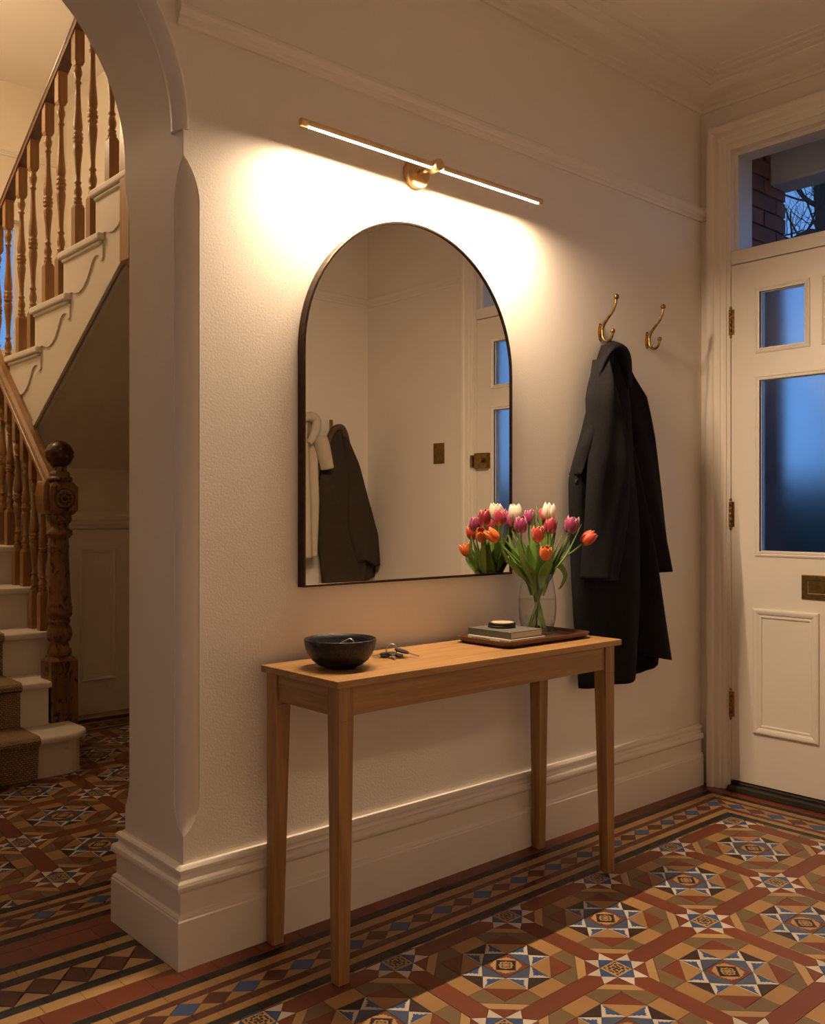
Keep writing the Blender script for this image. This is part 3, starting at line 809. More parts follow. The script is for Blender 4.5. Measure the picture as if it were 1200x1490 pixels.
# stair hall
m = MB(); m.box(HX0, HX1, .19, HY1, -.12, -.0014)
fl2 = m.build('floor.001', GROUT); struct(fl2, 'dim geometric tiled floor of the stair hall')
F2 = Floor(fl2)
F2.row('border_tile', 'red', x0, x1, .297, .380, .172, (), 'x', phase=.25)
b2 = [(.380, .434, 'red', .155), (.434, .466, 'black', .14), (.466, .50, 'buff', .14), (.50, .523, 'brown', .16), (.590, .617, 'brown', .16), (.617, .645, 'buff', .14), (.645, .678, 'black', .14)]
for a, b, c, L in b2:
    F2.row('border_tile', c, HX0, HX1, a, b, L, (), 'x', phase=random.random())
    y1 = CY - (a - .38); y0 = CY - (b - .38)
    F2.row('border_tile', c, 1.80, HX1, y0, y1, L, (), 'x', phase=random.random())
F2.diamonds(HX0, HX1, .5565, .0335, .0855, ['blue', 'brown'], 'buff', (), 'x', start=1.03)
F2.diamonds(1.80, HX1, CY - .1765, .0335, .0855, ['blue', 'brown'], 'buff', (), 'x', start=1.9)
F2.field(1.172, .815, HX0, HX1, .678, CY - .298)
F2.finish()

# ================================================================== STAIRCASE
stair = thing('staircase', (1.74, 2.3, 0), 'dog-leg staircase with cream steps, turned pine balusters and ball-topped newel', 'staircase')
SX = 1.775                                          # outer face plane of the upper string
LZ = [.19 + .2076 * i for i in range(8)]            # lower flight tread heights
LN = [1.95 + .243 * i for i in range(8)]            # nosing front
LXa, LXb = .44, 1.735
# bullnose first step
def bull(x1, y0, y1, r):
    p = [(LXa, y1), (LXa, y0)]
    for i in range(9):
        a = R(-90 + 90 * i / 8 * 1.15); p.append((x1 - r + r * math.cos(a), y0 + r + r * math.sin(a)))
    p.append((x1 - .01, y1)); return p
m = MB(); m.prism(bull(1.758, 2.0, 2.36, .11), .0005, LZ[0] - .032, 'Z'); m.build('riser', TRIM, stair)
m = MB(); m.prism(bull(1.778, 1.955, 2.36, .13), LZ[0] - .032, LZ[0], 'Z'); m.build('tread', TRIM, stair, bevel=.013, seg=3)
for i in range(1, 8):
    y0 = LN[i] + .03; y1 = (LN[i + 1] + .03) if i < 7 else 4.71
    m = MB(); m.box(LXa, (LXb - .0302) if i > 1 else 1.662, y0 + .0005, y0 + .02, LZ[i - 1] - .03, LZ[i] - .03); m.build('riser', TRIM, stair)
    m = MB()
    if i == 1: m.prism([(LXa, LN[1]), (1.672, LN[1]), (1.672, 2.364), (LXb + .03, 2.364), (LXb + .03, y1 + .02), (LXa, y1 + .02)], LZ[1] - .032, LZ[1], 'Z')
    else: m.box(LXa, LXb + (.03 if i < 7 else .95), LN[i], y1 + .02, LZ[i] - .032, LZ[i])
    m.build('tread', TRIM, stair, bevel=.012, seg=3)
# lower outer string (sawtooth)
poly = [(2.366, 0.0005), (2.366, LZ[1] - .033)]
for i in range(2, 8): poly += [(LN[i] + .03, LZ[i - 1] - .033), (LN[i] + .03, LZ[i] - .033)]
poly += [(3.90, LZ[7] - .033), (3.90, LZ[7] - .28), (2.42, .0005)]
m = MB(); m.prism(poly, LXb - .03, LXb, 'X'); m.build('string', TRIM, stair)
# runner carpet
rx0, rx1 = .74, 1.528
def runner():
    pts = [(1.992, .004)]
    for i in range(8):
        z = LZ[i]; y = LN[i] if i else 1.955
        pts += [(y + .022, z - .040), (y + .004, z - .036), (y - .008, z - .022), (y - .008, z - .006), (y + .004, z + .006), (y + .02, z + .009)]
        nxt = LN[i + 1] + .022 if i < 7 else 4.6
        pts += [(nxt, z + .009)]
    k = len(pts); mb = MB()
    # outer skin + thickness
    ins = []
    for i, p in enumerate(pts):
        a = Vector(pts[max(i - 1, 0)]); b = Vector(pts[min(i + 1, k - 1)]); d = (b - a).normalized(); nrm = Vector((d.y, -d.x))
        ins.append((p[0] + nrm.x * .007, p[1] + nrm.y * .007))
    L = [(rx0, *p) for p in pts]; Rr = [(rx1, *p) for p in pts]; Li = [(rx0, *p) for p in ins]; Ri = [(rx1, *p) for p in ins]
    vs = L + Rr + Li + Ri
    fs = []
    for i in range(k - 1):
        fs += [(i, i + 1, k + i + 1, k + i), (k + i, k + i + 1, 3 * k + i + 1, 3 * k + i), (i + 1, i, 2 * k + i, 2 * k + i + 1)]
    mb.add(vs, fs)
    o = mb.build('stair_runner', SISAL)
    return tag(o, 'brown woven sisal runner carpet down the lower stairs', 'carpet')
runner()

# turned baluster (unit built for height h, base at origin)
BAL_PROF = [(.0, .013), (.01, .021), (.035, .024), (.06, .023), (.075, .014), (.085, .018), (.10, .018), (.11, .013), (.125, .013)]
def baluster_mesh(h, top, bot, slope):
    mb = MB(); w = .0235
    mb.hexa([(-w, -w, 0), (w, -w, 0), (w, w, 0), (-w, w, 0)], [(-w, -w, bot - .012), (w, -w, bot - .012), (w, w, bot - .012), (-w, w, bot - .012)])
    q = .017
    mb.hexa([(-w, -w, bot - .012), (w, -w, bot - .012), (w, w, bot - .012), (-w, w, bot - .012)], [(-q, -q, bot + .004), (q, -q, bot + .004), (q, q, bot + .004), (-q, q, bot + .004)])
    t0 = h - top
    mb.hexa([(-q, -q, t0 - .004), (q, -q, t0 - .004), (q, q, t0 - .004), (-q, q, t0 - .004)], [(-w, -w, t0 + .012), (w, -w, t0 + .012), (w, w, t0 + .012), (-w, w, t0 + .012)])
    zt = lambda y: h - y * slope
    mb.hexa([(-w, -w, t0 + .012), (w, -w, t0 + .012), (w, w, t0 + .012), (-w, w, t0 + .012)], [(-w, -w, zt(-w)), (w, -w, zt(-w)), (w, w, zt(w)), (-w, w, zt(w))])
    L = t0 - bot
    P = [(0, .015), (.012, .0195), (.028, .0205), (.040, .0155), (.046, .019), (.054, .019), (.060, .0135), (.085, .0185), (.105, .0195), (.125, .0165), (.150, .0115), (.158, .0165), (.168, .0165), (.176, .0118),
         (.22, .0118), (.30, .0150), (.365, .0200), (.405, .0225), (.430, .0205), (.442, .0165), (.448, .0225), (.460, .0225), (.466, .0195), (.474, .0245), (.490, .0245), (.497, .0195), (.505, .0225), (.516, .0225), (.522, .0165),
         (.535, .0200), (.56, .0228), (.60, .0205), (.68, .0155), (.78, .0125), (.862, .0115), (.868, .0165), (.880, .0165), (.887, .0120), (.91, .0150), (.935, .0200), (.955, .0205), (.968, .0165), (.982, .0155), (1.0, .015)]
    mb.lathe([(r, bot + f * L) for f, r in P], seg=12, cap=False)
    return mb.mesh('baluster', PINE)
# upper flight: rises towards the front of the house
US = [(3.10 - .385 * k, 2.056 + .2065 * k) for k in range(-2, 7)]     # nosing corner (y, z)
UH = .575                                           # slope of the upper rails
def urail(y): return 2.938 + (3.249 - y) * UH       # top line of upper handrail
for k in range(len(US) - 1):
    y, z = US[k + 1]; yb = y - .385
    m = MB(); m.box(SX - .034, HX1, yb - .10, y, z - .034, z); m.box(SX - .022, SX, yb - .085, y - .022, z - .052, z - .034); m.build('tread', TRIM, stair, bevel=.011, seg=3)
    m = MB(); m.box(SX + .002, HX1, y - .04, y - .022, z - .2065, z - .034); m.build('riser', TRIM, stair)
y_top = US[-1][0]
m = MB(); m.box(SX, HX1, WT + .001, y_top - .385, US[-1][1] - .20, US[-1][1]); m.build('landing', TRIM, stair)
# cut string
poly = []
for y, z in US[1:]: poly += [(y - .022, z - .2065 - .034), (y - .022, z - .034)]
poly += [(y_top - .39, US[-1][1] - .034)]
yA = US[1][0] - .022; yB = y_top - .39
SB = lambda y: 1.606 + (2.77 - y) * .612            # lower edge of the string
poly += [(yB, SB(yB)), (yA + .25, SB(yA + .25)), (yA + .25, US[0][1] - .034)]
m = MB(); m.prism(poly, SX, SX + .03, 'X'); m.build('string', TRIM, stair)
m = MB()
for a, b, c in ((SX - .014, .0, .034), (SX - .006, .034, .048)):
    m.hexa([(a, yB, SB(yB) + b), (SX + .01, yB, SB(yB) + b), (SX + .01, yB, SB(yB) + c), (a, yB, SB(yB) + c)], [(a, yA + .2, SB(yA + .2) + b), (SX + .01, yA + .2, SB(yA + .2) + b), (SX + .01, yA + .2, SB(yA + .2) + c), (a, yA + .2, SB(yA + .2) + c)])
m.build('string_bead', TRIM, stair)
m = MB(); ya, yb_ = yB, 3.9
m.hexa([(SX + .005, yb_, SB(yb_) + .008), (HX1, yb_, SB(yb_) + .008), (HX1, yb_, SB(yb_) + .03), (SX + .005, yb_, SB(yb_) + .03)], [(SX + .005, ya, SB(ya) + .008), (HX1, ya, SB(ya) + .008), (HX1, ya, SB(ya) + .03), (SX + .005, ya, SB(ya) + .03)])
m.build('soffit', HALLWALL, stair)
# scrolled brackets
BR = [(0, 0), (.46, 0), (.46, -.085), (.448, -.100), (.425, -.098), (.418, -.085), (.428, -.070), (.415, -.058), (.39, -.052), (.365, -.058), (.34, -.080), (.315, -.125), (.28, -.180), (.235, -.222), (.185, -.240), (.14, -.236), (.10, -.218), (.066, -.220), (.062, -.275), (0, -.275)]
m = MB(); m.prism([(-a, b * .72) for a, b in BR], -.009, 0, 'X'); brm = m.mesh('bracket', TRIM)
for y, z in US[1:-1]:
    o = bpy.data.objects.new('bracket', brm); COL.objects.link(o); o.location = (SX, y - .022, z - .052); adopt(o, stair)
# upper balusters, two to a tread
ubal = None
hb = .90
def ubal_h(y, z): return urail(y) - .062 - z
um = {}
for k in range(1, len(US) - 1):
    y, z = US[k]
    for j, dy in enumerate((.165, .338)):
        yy = y - dy; h = ubal_h(yy, z)
        key = round(h, 2)
        if key not in um: um[key] = baluster_mesh(h, .155, .20 - .0, UH)
        o = bpy.data.objects.new('baluster', um[key]); COL.objects.link(o); o.location = (SX + .006, yy, z + .0002); adopt(o, stair)
# handrails
def rail(y0, y1, f, x, mat, name='handrail', w=.03, base=None):
    prof = [(-w, -.055), (-w, -.030), (-w * .8, -.024), (-w * 1.05, -.010), (-w * .85, .008), (-w * .35, .018), (w * .35, .018), (w * .85, .008), (w * 1.05, -.010), (w * .8, -.024), (w, -.030), (w, -.055)]
    mb = MB(); k = len(prof)
    vs = [(x + d, y0, f(y0) - .018 + h) for d, h in prof] + [(x + d, y1, f(y1) - .018 + h) for d, h in prof]
    mb.add(vs, [(i, (i + 1) % k, k + (i + 1) % k, k + i) for i in range(k)] + [list(range(k))[::-1], list(range(k, 2 * k))])
    return mb.build(name, mat, stair, bevel=.003)
h = rail(3.84, US[-2][0] + .12, urail, SX + .006, RAILW); h['label'] = 'dark upper handrail'
lrail = lambda y: 1.357 + (y - 2.36) * .868
rail(2.352, 3.80, lrail, 1.742, RAILP, w=.036)
# lower balusters
lm = {}
for i in range(1, 7):
    for dy in (.055, .175):
        y = LN[i] + dy; z = LZ[i]
        if y < 2.40: continue
        hh = lrail(y) - .066 - z; key = round(hh, 2)
        if key not in lm: lm[key] = baluster_mesh(hh, .15, .19, -.868)
        o = bpy.data.objects.new('baluster', lm[key]); COL.objects.link(o); o.location = (1.735, y, z + .0002); adopt(o, stair)
# newels
def newel(x, y, z0, zb0, zb1, zk0, zk1, ball=True, w=.066, nm='newel_post', marked=NEWELW, rosette=True):
    mb = MB()
    mb.box(x - w, x + w, y - w, y + w, z0, zb1 - .02)
    mb.hexa([(x - w, y - w, zb1 - .02), (x + w, y - w, zb1 - .02), (x + w, y + w, zb1 - .02), (x - w, y + w, zb1 - .02)], [(x - w * .7, y - w * .7, zb1), (x + w * .7, y - w * .7, zb1), (x + w * .7, y + w * .7, zb1), (x - w * .7, y + w * .7, zb1)])
    L = zk0 - zb1
    P = [(0, .050), (.02, .056), (.045, .056), (.060, .046), (.080, .044), (.095, .040), (.11, .052), (.15, .061), (.19, .058), (.225, .047), (.24, .051), (.252, .051), (.262, .045), (.275, .052), (.29, .060), (.345, .060), (.352, .056),
         (.362, .058), (.372, .055), (.50, .050), (.65, .045), (.76, .0425), (.768, .046), (.784, .046), (.79, .043), (.83, .042), (.84, .050), (.862, .062), (.885, .060), (.90, .048), (.915, .040), (.94, .046), (.955, .055), (.975, .058), (1.0, .055)]
    mb.lathe([(r * w / .066, zb1 + f * L) for f, r in P], (x, y, 0), seg=24, cap=False)
    # cap block with clipped corners
    q = w * .72
    mb.hexa([(x - q, y - q, zk0), (x + q, y - q, zk0), (x + q, y + q, zk0), (x - q, y + q, zk0)], [(x - w, y - w, zk0 + .024), (x + w, y - w, zk0 + .024), (x + w, y + w, zk0 + .024), (x - w, y + w, zk0 + .024)])
    mb.box(x - w, x + w, y - w, y + w, zk0 + .024, zk1 - .024)
    mb.hexa([(x - w, y - w, zk1 - .024), (x + w, y - w, zk1 - .024), (x + w, y + w, zk1 - .024), (x - w, y + w, zk1 - .024)], [(x - q, y - q, zk1), (x + q, y - q, zk1), (x + q, y + q, zk1), (x - q, y + q, zk1)])
    nw = mb.build(nm, marked, stair)
    nw['label'] = 'worn pine newel post with dark marks'
    c = MB(); c.lathe([(.050, zk1 - .002), (.060, zk1 + .006), (.062, zk1 + .016), (.056, zk1 + .024), (.046, zk1 + .030), (.050, zk1 + .037), (.046, zk1 + .046), (.034, zk1 + .056), (.032, zk1 + .068), (.036, zk1 + .074)], (x, y, 0), seg=24)
    c.build('newel_cap', NEWELW, nw)
    zc = zk1 + .074 + .062
    c = MB(); pr = []
    for i in range(21):
        a = math.pi * i / 20; r = .067 * math.sin(a); hgt = -.067 * math.cos(a)
        if 9 <= i <= 11: r += .0025 * (1 if i in (9, 11) else -1)
        pr.append((max(r, 1e-4), zc + hgt))
    c.lathe(pr, (x, y, 0), seg=28, cap=False); b = c.build('newel_ball', BALLW, nw); b['label'] = 'dark polished ball finial'
    if rosette:
        zc = (zk0 + zk1) / 2
        c = MB(); c.lathe([(.047, y - w - .001), (.047, y - w + .004)], (x + .0, 0, zc), 'Y', 28)
        ro = c.build('rosette', RAILP, nw)
        c = MB(); c.tube([(x + .047 * math.cos(2 * math.pi * k / 32), y - w - .001, zc + .047 * math.sin(2 * math.pi * k / 32)) for k in range(32)], .004, 8, closed=True); c.build('rosette_ring', BALLW, nw)
        c = MB()
        for k in range(10):
            a = 2 * math.pi * k / 10
            c.sphere((x + .027 * math.cos(a), y - w - .0045, zc + .027 * math.sin(a)), .0075, 8, 5)
        c.sphere((x, y - w - .004, zc), .012, 10, 6)
        c.build('rosette_flower', BALLW, nw)
    return nw
newel(1.742, 2.295, .0005, .0, .50, 1.185, 1.345)
m = MB(); m.prism([(1.669 + .018 * math.cos(2 * math.pi * k / 24), 1.272 + .082 * math.sin(2 * math.pi * k / 24)) for k in range(24)], 2.262, 2.37, 'Y'); m.build('handrail_end', RAILP, stair, bevel=.004)
newel(SX + .02, 3.86, .0005, 0, 1.80, 2.45, 2.62, rosette=False)
# upper drop newel at the head of the flight
m = MB(); yn = 1.575; m.box(SX - .03, SX + .06, yn - .045, yn + .045, 2.285, 3.02)
m.hexa([(SX - .03, yn - .045, 2.285), (SX + .06, yn - .045, 2.285), (SX + .06, yn + .045, 2.285), (SX - .03, yn + .045, 2.285)], [(SX - .01, yn - .02, 2.262), (SX + .04, yn - .02, 2.262), (SX + .04, yn + .02, 2.262), (SX - .01, yn + .02, 2.262)])
m.build('drop_newel', PINE, stair)

# pendant light in the stairwell (above and left of the arch, lights the stairs)
pl = thing('pendant_lamp', (.95, 3.2, HZ - .03), 'warm globe pendant hanging high in the stairwell', 'lamp')
m = MB(); m.lathe([(.05, HZ - .05), (.05, HZ - .0305)], (.95, 3.2, 0), seg=20); m.build('ceiling_rose', TRIM, pl)
m = MB(); m.tube([(.95, 3.2, HZ - .05), (.95, 3.2, 3.78)], .004, 6); m.build('cord', BLACKP, pl)
m = MB(); m.lathe([(.02, 3.70), (.024, 3.74), (.014, 3.79)], (.95, 3.2, 0), seg=14); m.build('lamp_holder', BRASSL, pl)
GL = emit('opal_globe', STAIR_COL, STAIR_W)
m = MB(); m.sphere((.95, 3.2, 3.60), .11, 24, 14); m.build('globe', GL, pl)

# ================================================================== CONSOLE TABLE
TX0, TX1, TY0, TY1, TZ = 1.411, 2.595, -.3865, -.0345, .7755
tb = thing('console_table', ((TX0 + TX1) / 2, -.21, 0), 'slim oak console table with tapered legs under the mirror', 'table')
m = MB(); m.box(TX0, TX1, TY0, TY1, TZ - .019, TZ); m.build('tabletop', OAKX, tb, bevel=.0018)
lx0, lx1, ly0, ly1 = TX0 + .017, TX1 - .017, TY0 + .017, TY1 - .002
LT, LB, AH = .048, .0345, .078
m = MB(); m.box(lx0 + LT, lx1 - LT, ly0 + .006, ly0 + .026, TZ - .019 - AH, TZ - .0192); m.build('apron', OAKX, tb, bevel=.001)
m = MB(); m.box(lx0 + LT, lx1 - LT, ly1 - .026, ly1 - .006, TZ - .019 - AH, TZ - .0192); m.build('apron', OAKX, tb, bevel=.001)
m = MB(); m.box(lx0 + .006, lx0 + .026, ly0 + LT, ly1 - LT, TZ - .019 - AH, TZ - .0192); m.build('apron', OAKY, tb, bevel=.001)
m = MB(); m.box(lx1 - .026, lx1 - .006, ly0 + LT, ly1 - LT, TZ - .019 - AH, TZ - .0192); m.build('apron', OAKY, tb, bevel=.001)
for sx, sy in ((0, 0), (1, 0), (0, 1), (1, 1)):
    def leg_ring(w, z):
        a0, a1 = (lx0, lx0 + w) if not sx else (lx1 - w, lx1)
        b0, b1 = (ly0, ly0 + w) if not sy else (ly1 - w, ly1)
        return [(a0, b0, z), (a1, b0, z), (a1, b1, z), (a0, b1, z)]
    zk = TZ - .019 - AH - .01; m = MB(); m.hexa(leg_ring(LB, .0008), leg_ring(LT, zk)); m.hexa(leg_ring(LT, zk), leg_ring(LT, TZ - .0192))
    m.build('leg', OAKZ, tb, bevel=.0015)

# ================================================================== ARCHED MIRROR
MX0, MX1, MZ0, MYF = 1.558, 2.4475, .982, -.031
mr = thing('wall_mirror', ((MX0 + MX1) / 2, 0, MZ0), 'tall arched mirror with a thin bronze frame above the console table', 'mirror')
MR = (MX1 - MX0) / 2; MC = ((MX0 + MX1) / 2, 2.121 - MR)
def arch_path(ins):
    p = [(MX0 + ins, MZ0 + ins), (MX1 - ins, MZ0 + ins)]
    for i in range(41):
        a = math.pi * i / 40; p.append((MC[0] + (MR - ins) * math.cos(a), MC[1] + (MR - ins) * math.sin(a)))
    return p
m = MB(); rings = [[(x, y, z) for x, z in arch_path(i)] for i, y in ((.0, -.0004), (.0, MYF + .001), (.001, MYF), (.0065, MYF), (.0075, MYF + .001), (.0075, MYF + .006), (.0075, -.0004))]
k = len(rings[0])
for a, b in zip(rings, rings[1:]):
    m.add(a + b, [(j, (j + 1) % k, k + (j + 1) % k, k + j) for j in range(k)])
m.build('frame', BRONZE, mr)
m = MB(); g = arch_path(.0070); m.prism(g, MYF + .005, MYF + .009, 'Y'); m.build('mirror_glass', MIRROR, mr)

# ================================================================== PICTURE LIGHT
LX0, LX1, LY, LZc, LR = 1.498, 2.520, -.100, 2.289, .0112
pi_ = thing('picture_light', (2.01, 0, LZc), 'slim brass LED bar light on the wall above the mirror', 'wall light')
m = MB(); xs_ = [LX0 + .028, 1.988, 2.034, LX1 - .028]
# brass channel: upper/back part of the tube
def arc_bar(x0, x1, r, a0, a1, n=14):
    mb = MB(); vs = []
    for x in (x0, x1):
        for i in range(n + 1):
            a = R(a0 + (a1 - a0) * i / n); vs.append((x, LY + r * math.cos(a), LZc + r * math.sin(a)))
    k = n + 1
    mb.add(vs, [(i, i + 1, k + i + 1, k + i) for i in range(n)], 0, True)
    mb.add(vs[:k], [list(range(k))]); mb.add(vs[k:], [list(range(k))[::-1]])
    mb.add([vs[0], vs[n], vs[k + n], vs[k]], [(0, 1, 2, 3)])
    return mb
D0, D1 = -128, -91                                  # emitting sector (underside)
for (a, b) in ((LX0 + .026, 1.990), (2.032, LX1 - .022)):
    arc_bar(a, b, LR, D1, 360 + D0).build('channel', BRASSL, pi_)
    o = arc_bar(a, b, LR * .985, D0, D1).build('led_strip', LED, pi_); o['label'] = 'glowing warm white LED strip'
for (a, b) in ((LX0, LX0 + .026), (LX1 - .022, LX1)):
    m = MB(); m.lathe([(LR * .8, a), (LR * 1.04, a + .0015), (LR * 1.04, b - .001), (LR * .9, b)], (0, LY, LZc), 'X', 24); m.build('end_cap', BRASSL, pi_)
m = MB(); m.lathe([(LR * 1.02, 1.990), (LR * 1.02, 2.032)], (0, LY, LZc), 'X', 24); m.build('centre_sleeve', BRASSL, pi_)
m = MB(); m.lathe([(.0175, LY - .024), (.019, LY - .022), (.019, LY + .018), (.012, LY + .022)], (2.011, 0, LZc), 'Y', 26); m.build('knuckle', BRASSL, pi_)
m = MB(); m.lathe([(.0075, LY + .02), (.0075, -.022)], (2.011, 0, LZc), 'Y', 18); m.build('stem', BRASSL, pi_)
m = MB(); m.lathe([(.046, -.024), (.048, -.022), (.048, -.0004)], (2.011, 0, LZc - .0), 'Y', 40); m.build('wall_rose', BRASSL, pi_, bevel=.001)

# ================================================================== COAT HOOKS
def hook(x, z, label):
    h = thing('coat_hook', (x, 0, z), label, 'coat hook', 'brass coat hooks')
    m = MB(); n = 20; ring = []
    for r_, y in ((1.0, -.0004), (1.0, -.003), (.85, -.005)):
        ring.append([(x + .013 * r_ * math.cos(2 * math.pi * i / n), y, z + .036 * r_ * math.sin(2 * math.pi * i / n)) for i in range(n)])
    vs = [p for r_ in ring for p in r_]
    m.add(vs, [(i * n + j, i * n + (j + 1) % n, (i + 1) * n + (j + 1) % n, (i + 1) * n + j) for i in range(2) for j in range(n)])
    m.add(ring[2], [list(range(n))]); m.build('back_plate', BRASS, h)
    m = MB(); m.box(x - .0055, x + .0055, -.016, -.004, z - .018, z + .018); m.build('boss', BRASS, h, bevel=.003)
    up = crom([(x, -.010, z + .008), (x, -.018, z + .026), (x, -.036, z + .048), (x, -.060, z + .072), (x, -.074, z + .098), (x, -.078, z + .122)], 7)
    m = MB(); m.tube(up, [.0074 - .0022 * min(1, i / 20) for i in range(len(up))], 10); m.build('upper_prong', BRASS, h)
    m = MB(); m.sphere((x, -.0785, z + .127), .0108, 16, 10); m.build('ball_end', BRASS, h)
    lo = crom([(x, -.010, z - .006), (x, -.016, z - .026), (x, -.032, z - .039), (x, -.050, z - .034), (x, -.059, z - .018), (x, -.061, z - .008)], 7)
    m = MB(); m.tube(lo, .0054, 10); m.build('lower_prong', BRASS, h)
    m = MB(); m.sphere((x, -.0615, z - .003), .0098, 16, 10); m.build('ball_end', BRASS, h)
    for dz in (.024, -.024):
        m = MB(); m.lathe([(.0036, -.0066), (.0036, -.0046)], (x, 0, z + dz), 'Y', 10); m.build('screw', STEEL, h)
    return h
hook(2.988, 1.905, 'brass double coat hook holding the black coat')
hook(3.305, 1.912, 'empty brass double coat hook nearest the front door')

# ================================================================== COATS
def px_tab(pts, y):
    """photo outline [(u, v)] at depth plane y -> [(z, x)] sorted by z"""
    return sorted((ony(u, v, y)[1], ony(u, v, y)[0]) for u, v in pts)
def cloth_piece(name, mat, parent, Lt, Rt, z1, z0, depth, bulge, folds, nz=60, ns=34, back=.012, hem=None, sgn=-1, y0=0., power=.55, top_round=.0):
    """hanging cloth: closed body. Lt/Rt: [(z,x)], depth: f(z) mean distance of the front from the wall, bulge: f(z)"""
    mb = MB(); F_, B_ = [], []
    for i in range(nz + 1):
        t = i / nz
        for s_i in range(ns + 1):
            s = s_i / ns
            zz = z1 + (z0 - z1) * t
            if hem: zz += hem(s) * t ** 3
            xl = lerp(Lt, zz); xr = lerp(Rt, zz)
            x = xl + (xr - xl) * s
            prof = max(0., math.sin(math.pi * s)) ** power
            d = depth(zz) - bulge(zz) * (1 - prof) + folds(s, zz) * (.25 + .75 * prof)
            d = max(d, back + .006)
            F_.append((x, y0 + sgn * d, zz))
            bd = max(back, d - (.05 * prof + .008))
            B_.append((x + (.001 if s < .5 else -.001), y0 + sgn * bd, zz))
    w = ns + 1; n = len(F_)
    fs = [(i * w + j, i * w + j + 1, (i + 1) * w + j + 1, (i + 1) * w + j) for i in range(nz) for j in range(ns)]
    vs = F_ + B_
    fb = [(a + n, d + n, c + n, b + n) for a, b, c, d in fs]
    edge = []
    for i in range(nz):
        edge += [(i * w, (i + 1) * w, (i + 1) * w + n, i * w + n), (i * w + ns, i * w + ns + n, (i + 1) * w + ns + n, (i + 1) * w + ns)]
    for j in range(ns):
        edge += [(j, j + n, j + 1 + n, j + 1), (nz * w + j, nz * w + j + 1, nz * w + j + 1 + n, nz * w + j + n)]
    mb.add(vs, fs + fb + edge, 0, True)
    return mb.build(name, mat, parent)
ct = thing('coat', (2.99, 0, .60), 'long black wool overcoat hanging from the brass hook', 'coat')
yb = -.05
BL = px_tab([(884, 500), (876, 520), (868, 552), (860, 588), (851, 628), (843, 658), (836, 682), (832, 698), (831, 740), (832, 800), (834, 860), (837, 920), (840, 965), (842, 1003)], yb)
BRr = px_tab([(900, 500), (913, 520), (918, 545), (922, 600), (927, 660), (932, 720), (935, 790), (934, 860), (929, 930), (925, 975), (923, 1003)], yb)
zt_, zb_ = ony(890, 502, yb)[1], ony(842, 1000, yb)[1]
cloth_piece('body', COATB, ct, BL, BRr, zt_, zb_, lambda z: lerp([(.5, .105), (1.2, .10), (1.6, .085), (1.9, .055)], z), lambda z: lerp([(.5, .055), (1.4, .06), (1.9, .03)], z),
            lambda s, z: .017 * math.sin(s * 9 + 1.2 + z * .6) * lerp([(.5, 1.2), (1.3, .9), (1.8, .4)], z), hem=lambda s: .02 * (max(0, s - .6) / .4) ** 2 * 3.0 - .004)
# back skirt panel swinging to the right
yc = -.045
SL = px_tab([(905, 640), (916, 700), (924, 760), (926, 800), (927, 950), (927, 990)], yc)
SR = px_tab([(930, 640), (938, 720), (946, 780), (953, 830), (962, 895), (972, 962), (975, 990)], yc)
cloth_piece('skirt_panel', COATB, ct, SL, SR, ony(925, 650, yc)[1], ony(950, 955, yc)[1], lambda z: lerp([(.6, .125), (1.0, .10), (1.5, .05)], z), lambda z: lerp([(.6, .085), (1.5, .025)], z),
            lambda s, z: .006 * math.sin(s * 5 + .5), ns=24, hem=lambda s: .020 - .045 * s, power=.8)
SL2 = px_tab([(918, 880), (920, 990)], -.03); SR2 = px_tab([(955, 880), (962, 930), (955, 985)], -.03)
cloth_piece('lining', COATI, ct, SL2, SR2, ony(930, 900, -.03)[1], ony(930, 979, -.03)[1], lambda z: .05, lambda z: .02, lambda s, z: .004 * math.sin(s * 12), ns=18, nz=16, hem=lambda s: .02 * s)
# right sleeve
yr = -.06
RL = px_tab([(905, 520), (912, 560), (921, 620), (928, 680), (935, 740), (944, 790), (953, 836)], yr)
RR = px_tab([(912, 520), (925, 548), (945, 578), (950, 608), (958, 668), (966, 728), (972, 780), (978, 832)], yr)
cloth_piece('sleeve', COATB, ct, RL, RR, ony(915, 528, yr)[1], ony(960, 833, yr)[1], lambda z: lerp([(1.0, .095), (1.5, .085), (1.8, .06)], z), lambda z: lerp([(1.0, .06), (1.8, .035)], z),
            lambda s, z: .008 * math.sin(s * 7 + z * 5), ns=24, hem=lambda s: .008 * s, power=.6)
# left sleeve (nearest the camera)
ys_ = -.12
LL = px_tab([(887, 518), (879, 536), (872, 558), (867.5, 580), (866, 620), (864, 660), (862, 700), (860, 760), (858, 800), (857, 842)], ys_)
LRt = px_tab([(893, 518), (897, 540), (900, 562), (903, 580), (907, 610), (913, 650), (917, 690), (918, 725), (916, 765), (911, 805), (904, 848)], ys_)
cloth_piece('sleeve', COATB, ct, LL, LRt, ony(885, 520, ys_)[1], ony(880, 842, ys_)[1], lambda z: lerp([(1.0, .145), (1.4, .162), (1.66, .140), (1.72, .122), (1.80, .085)], z), lambda z: lerp([(1.0, .06), (1.66, .065), (1.8, .03)], z),
            lambda s, z: .009 * math.sin(s * 5.5 + z * 6 + 1) + .005 * math.sin(s * 11 - z * 9), ns=28, hem=lambda s: -.012 * s, power=.5, back=.03)
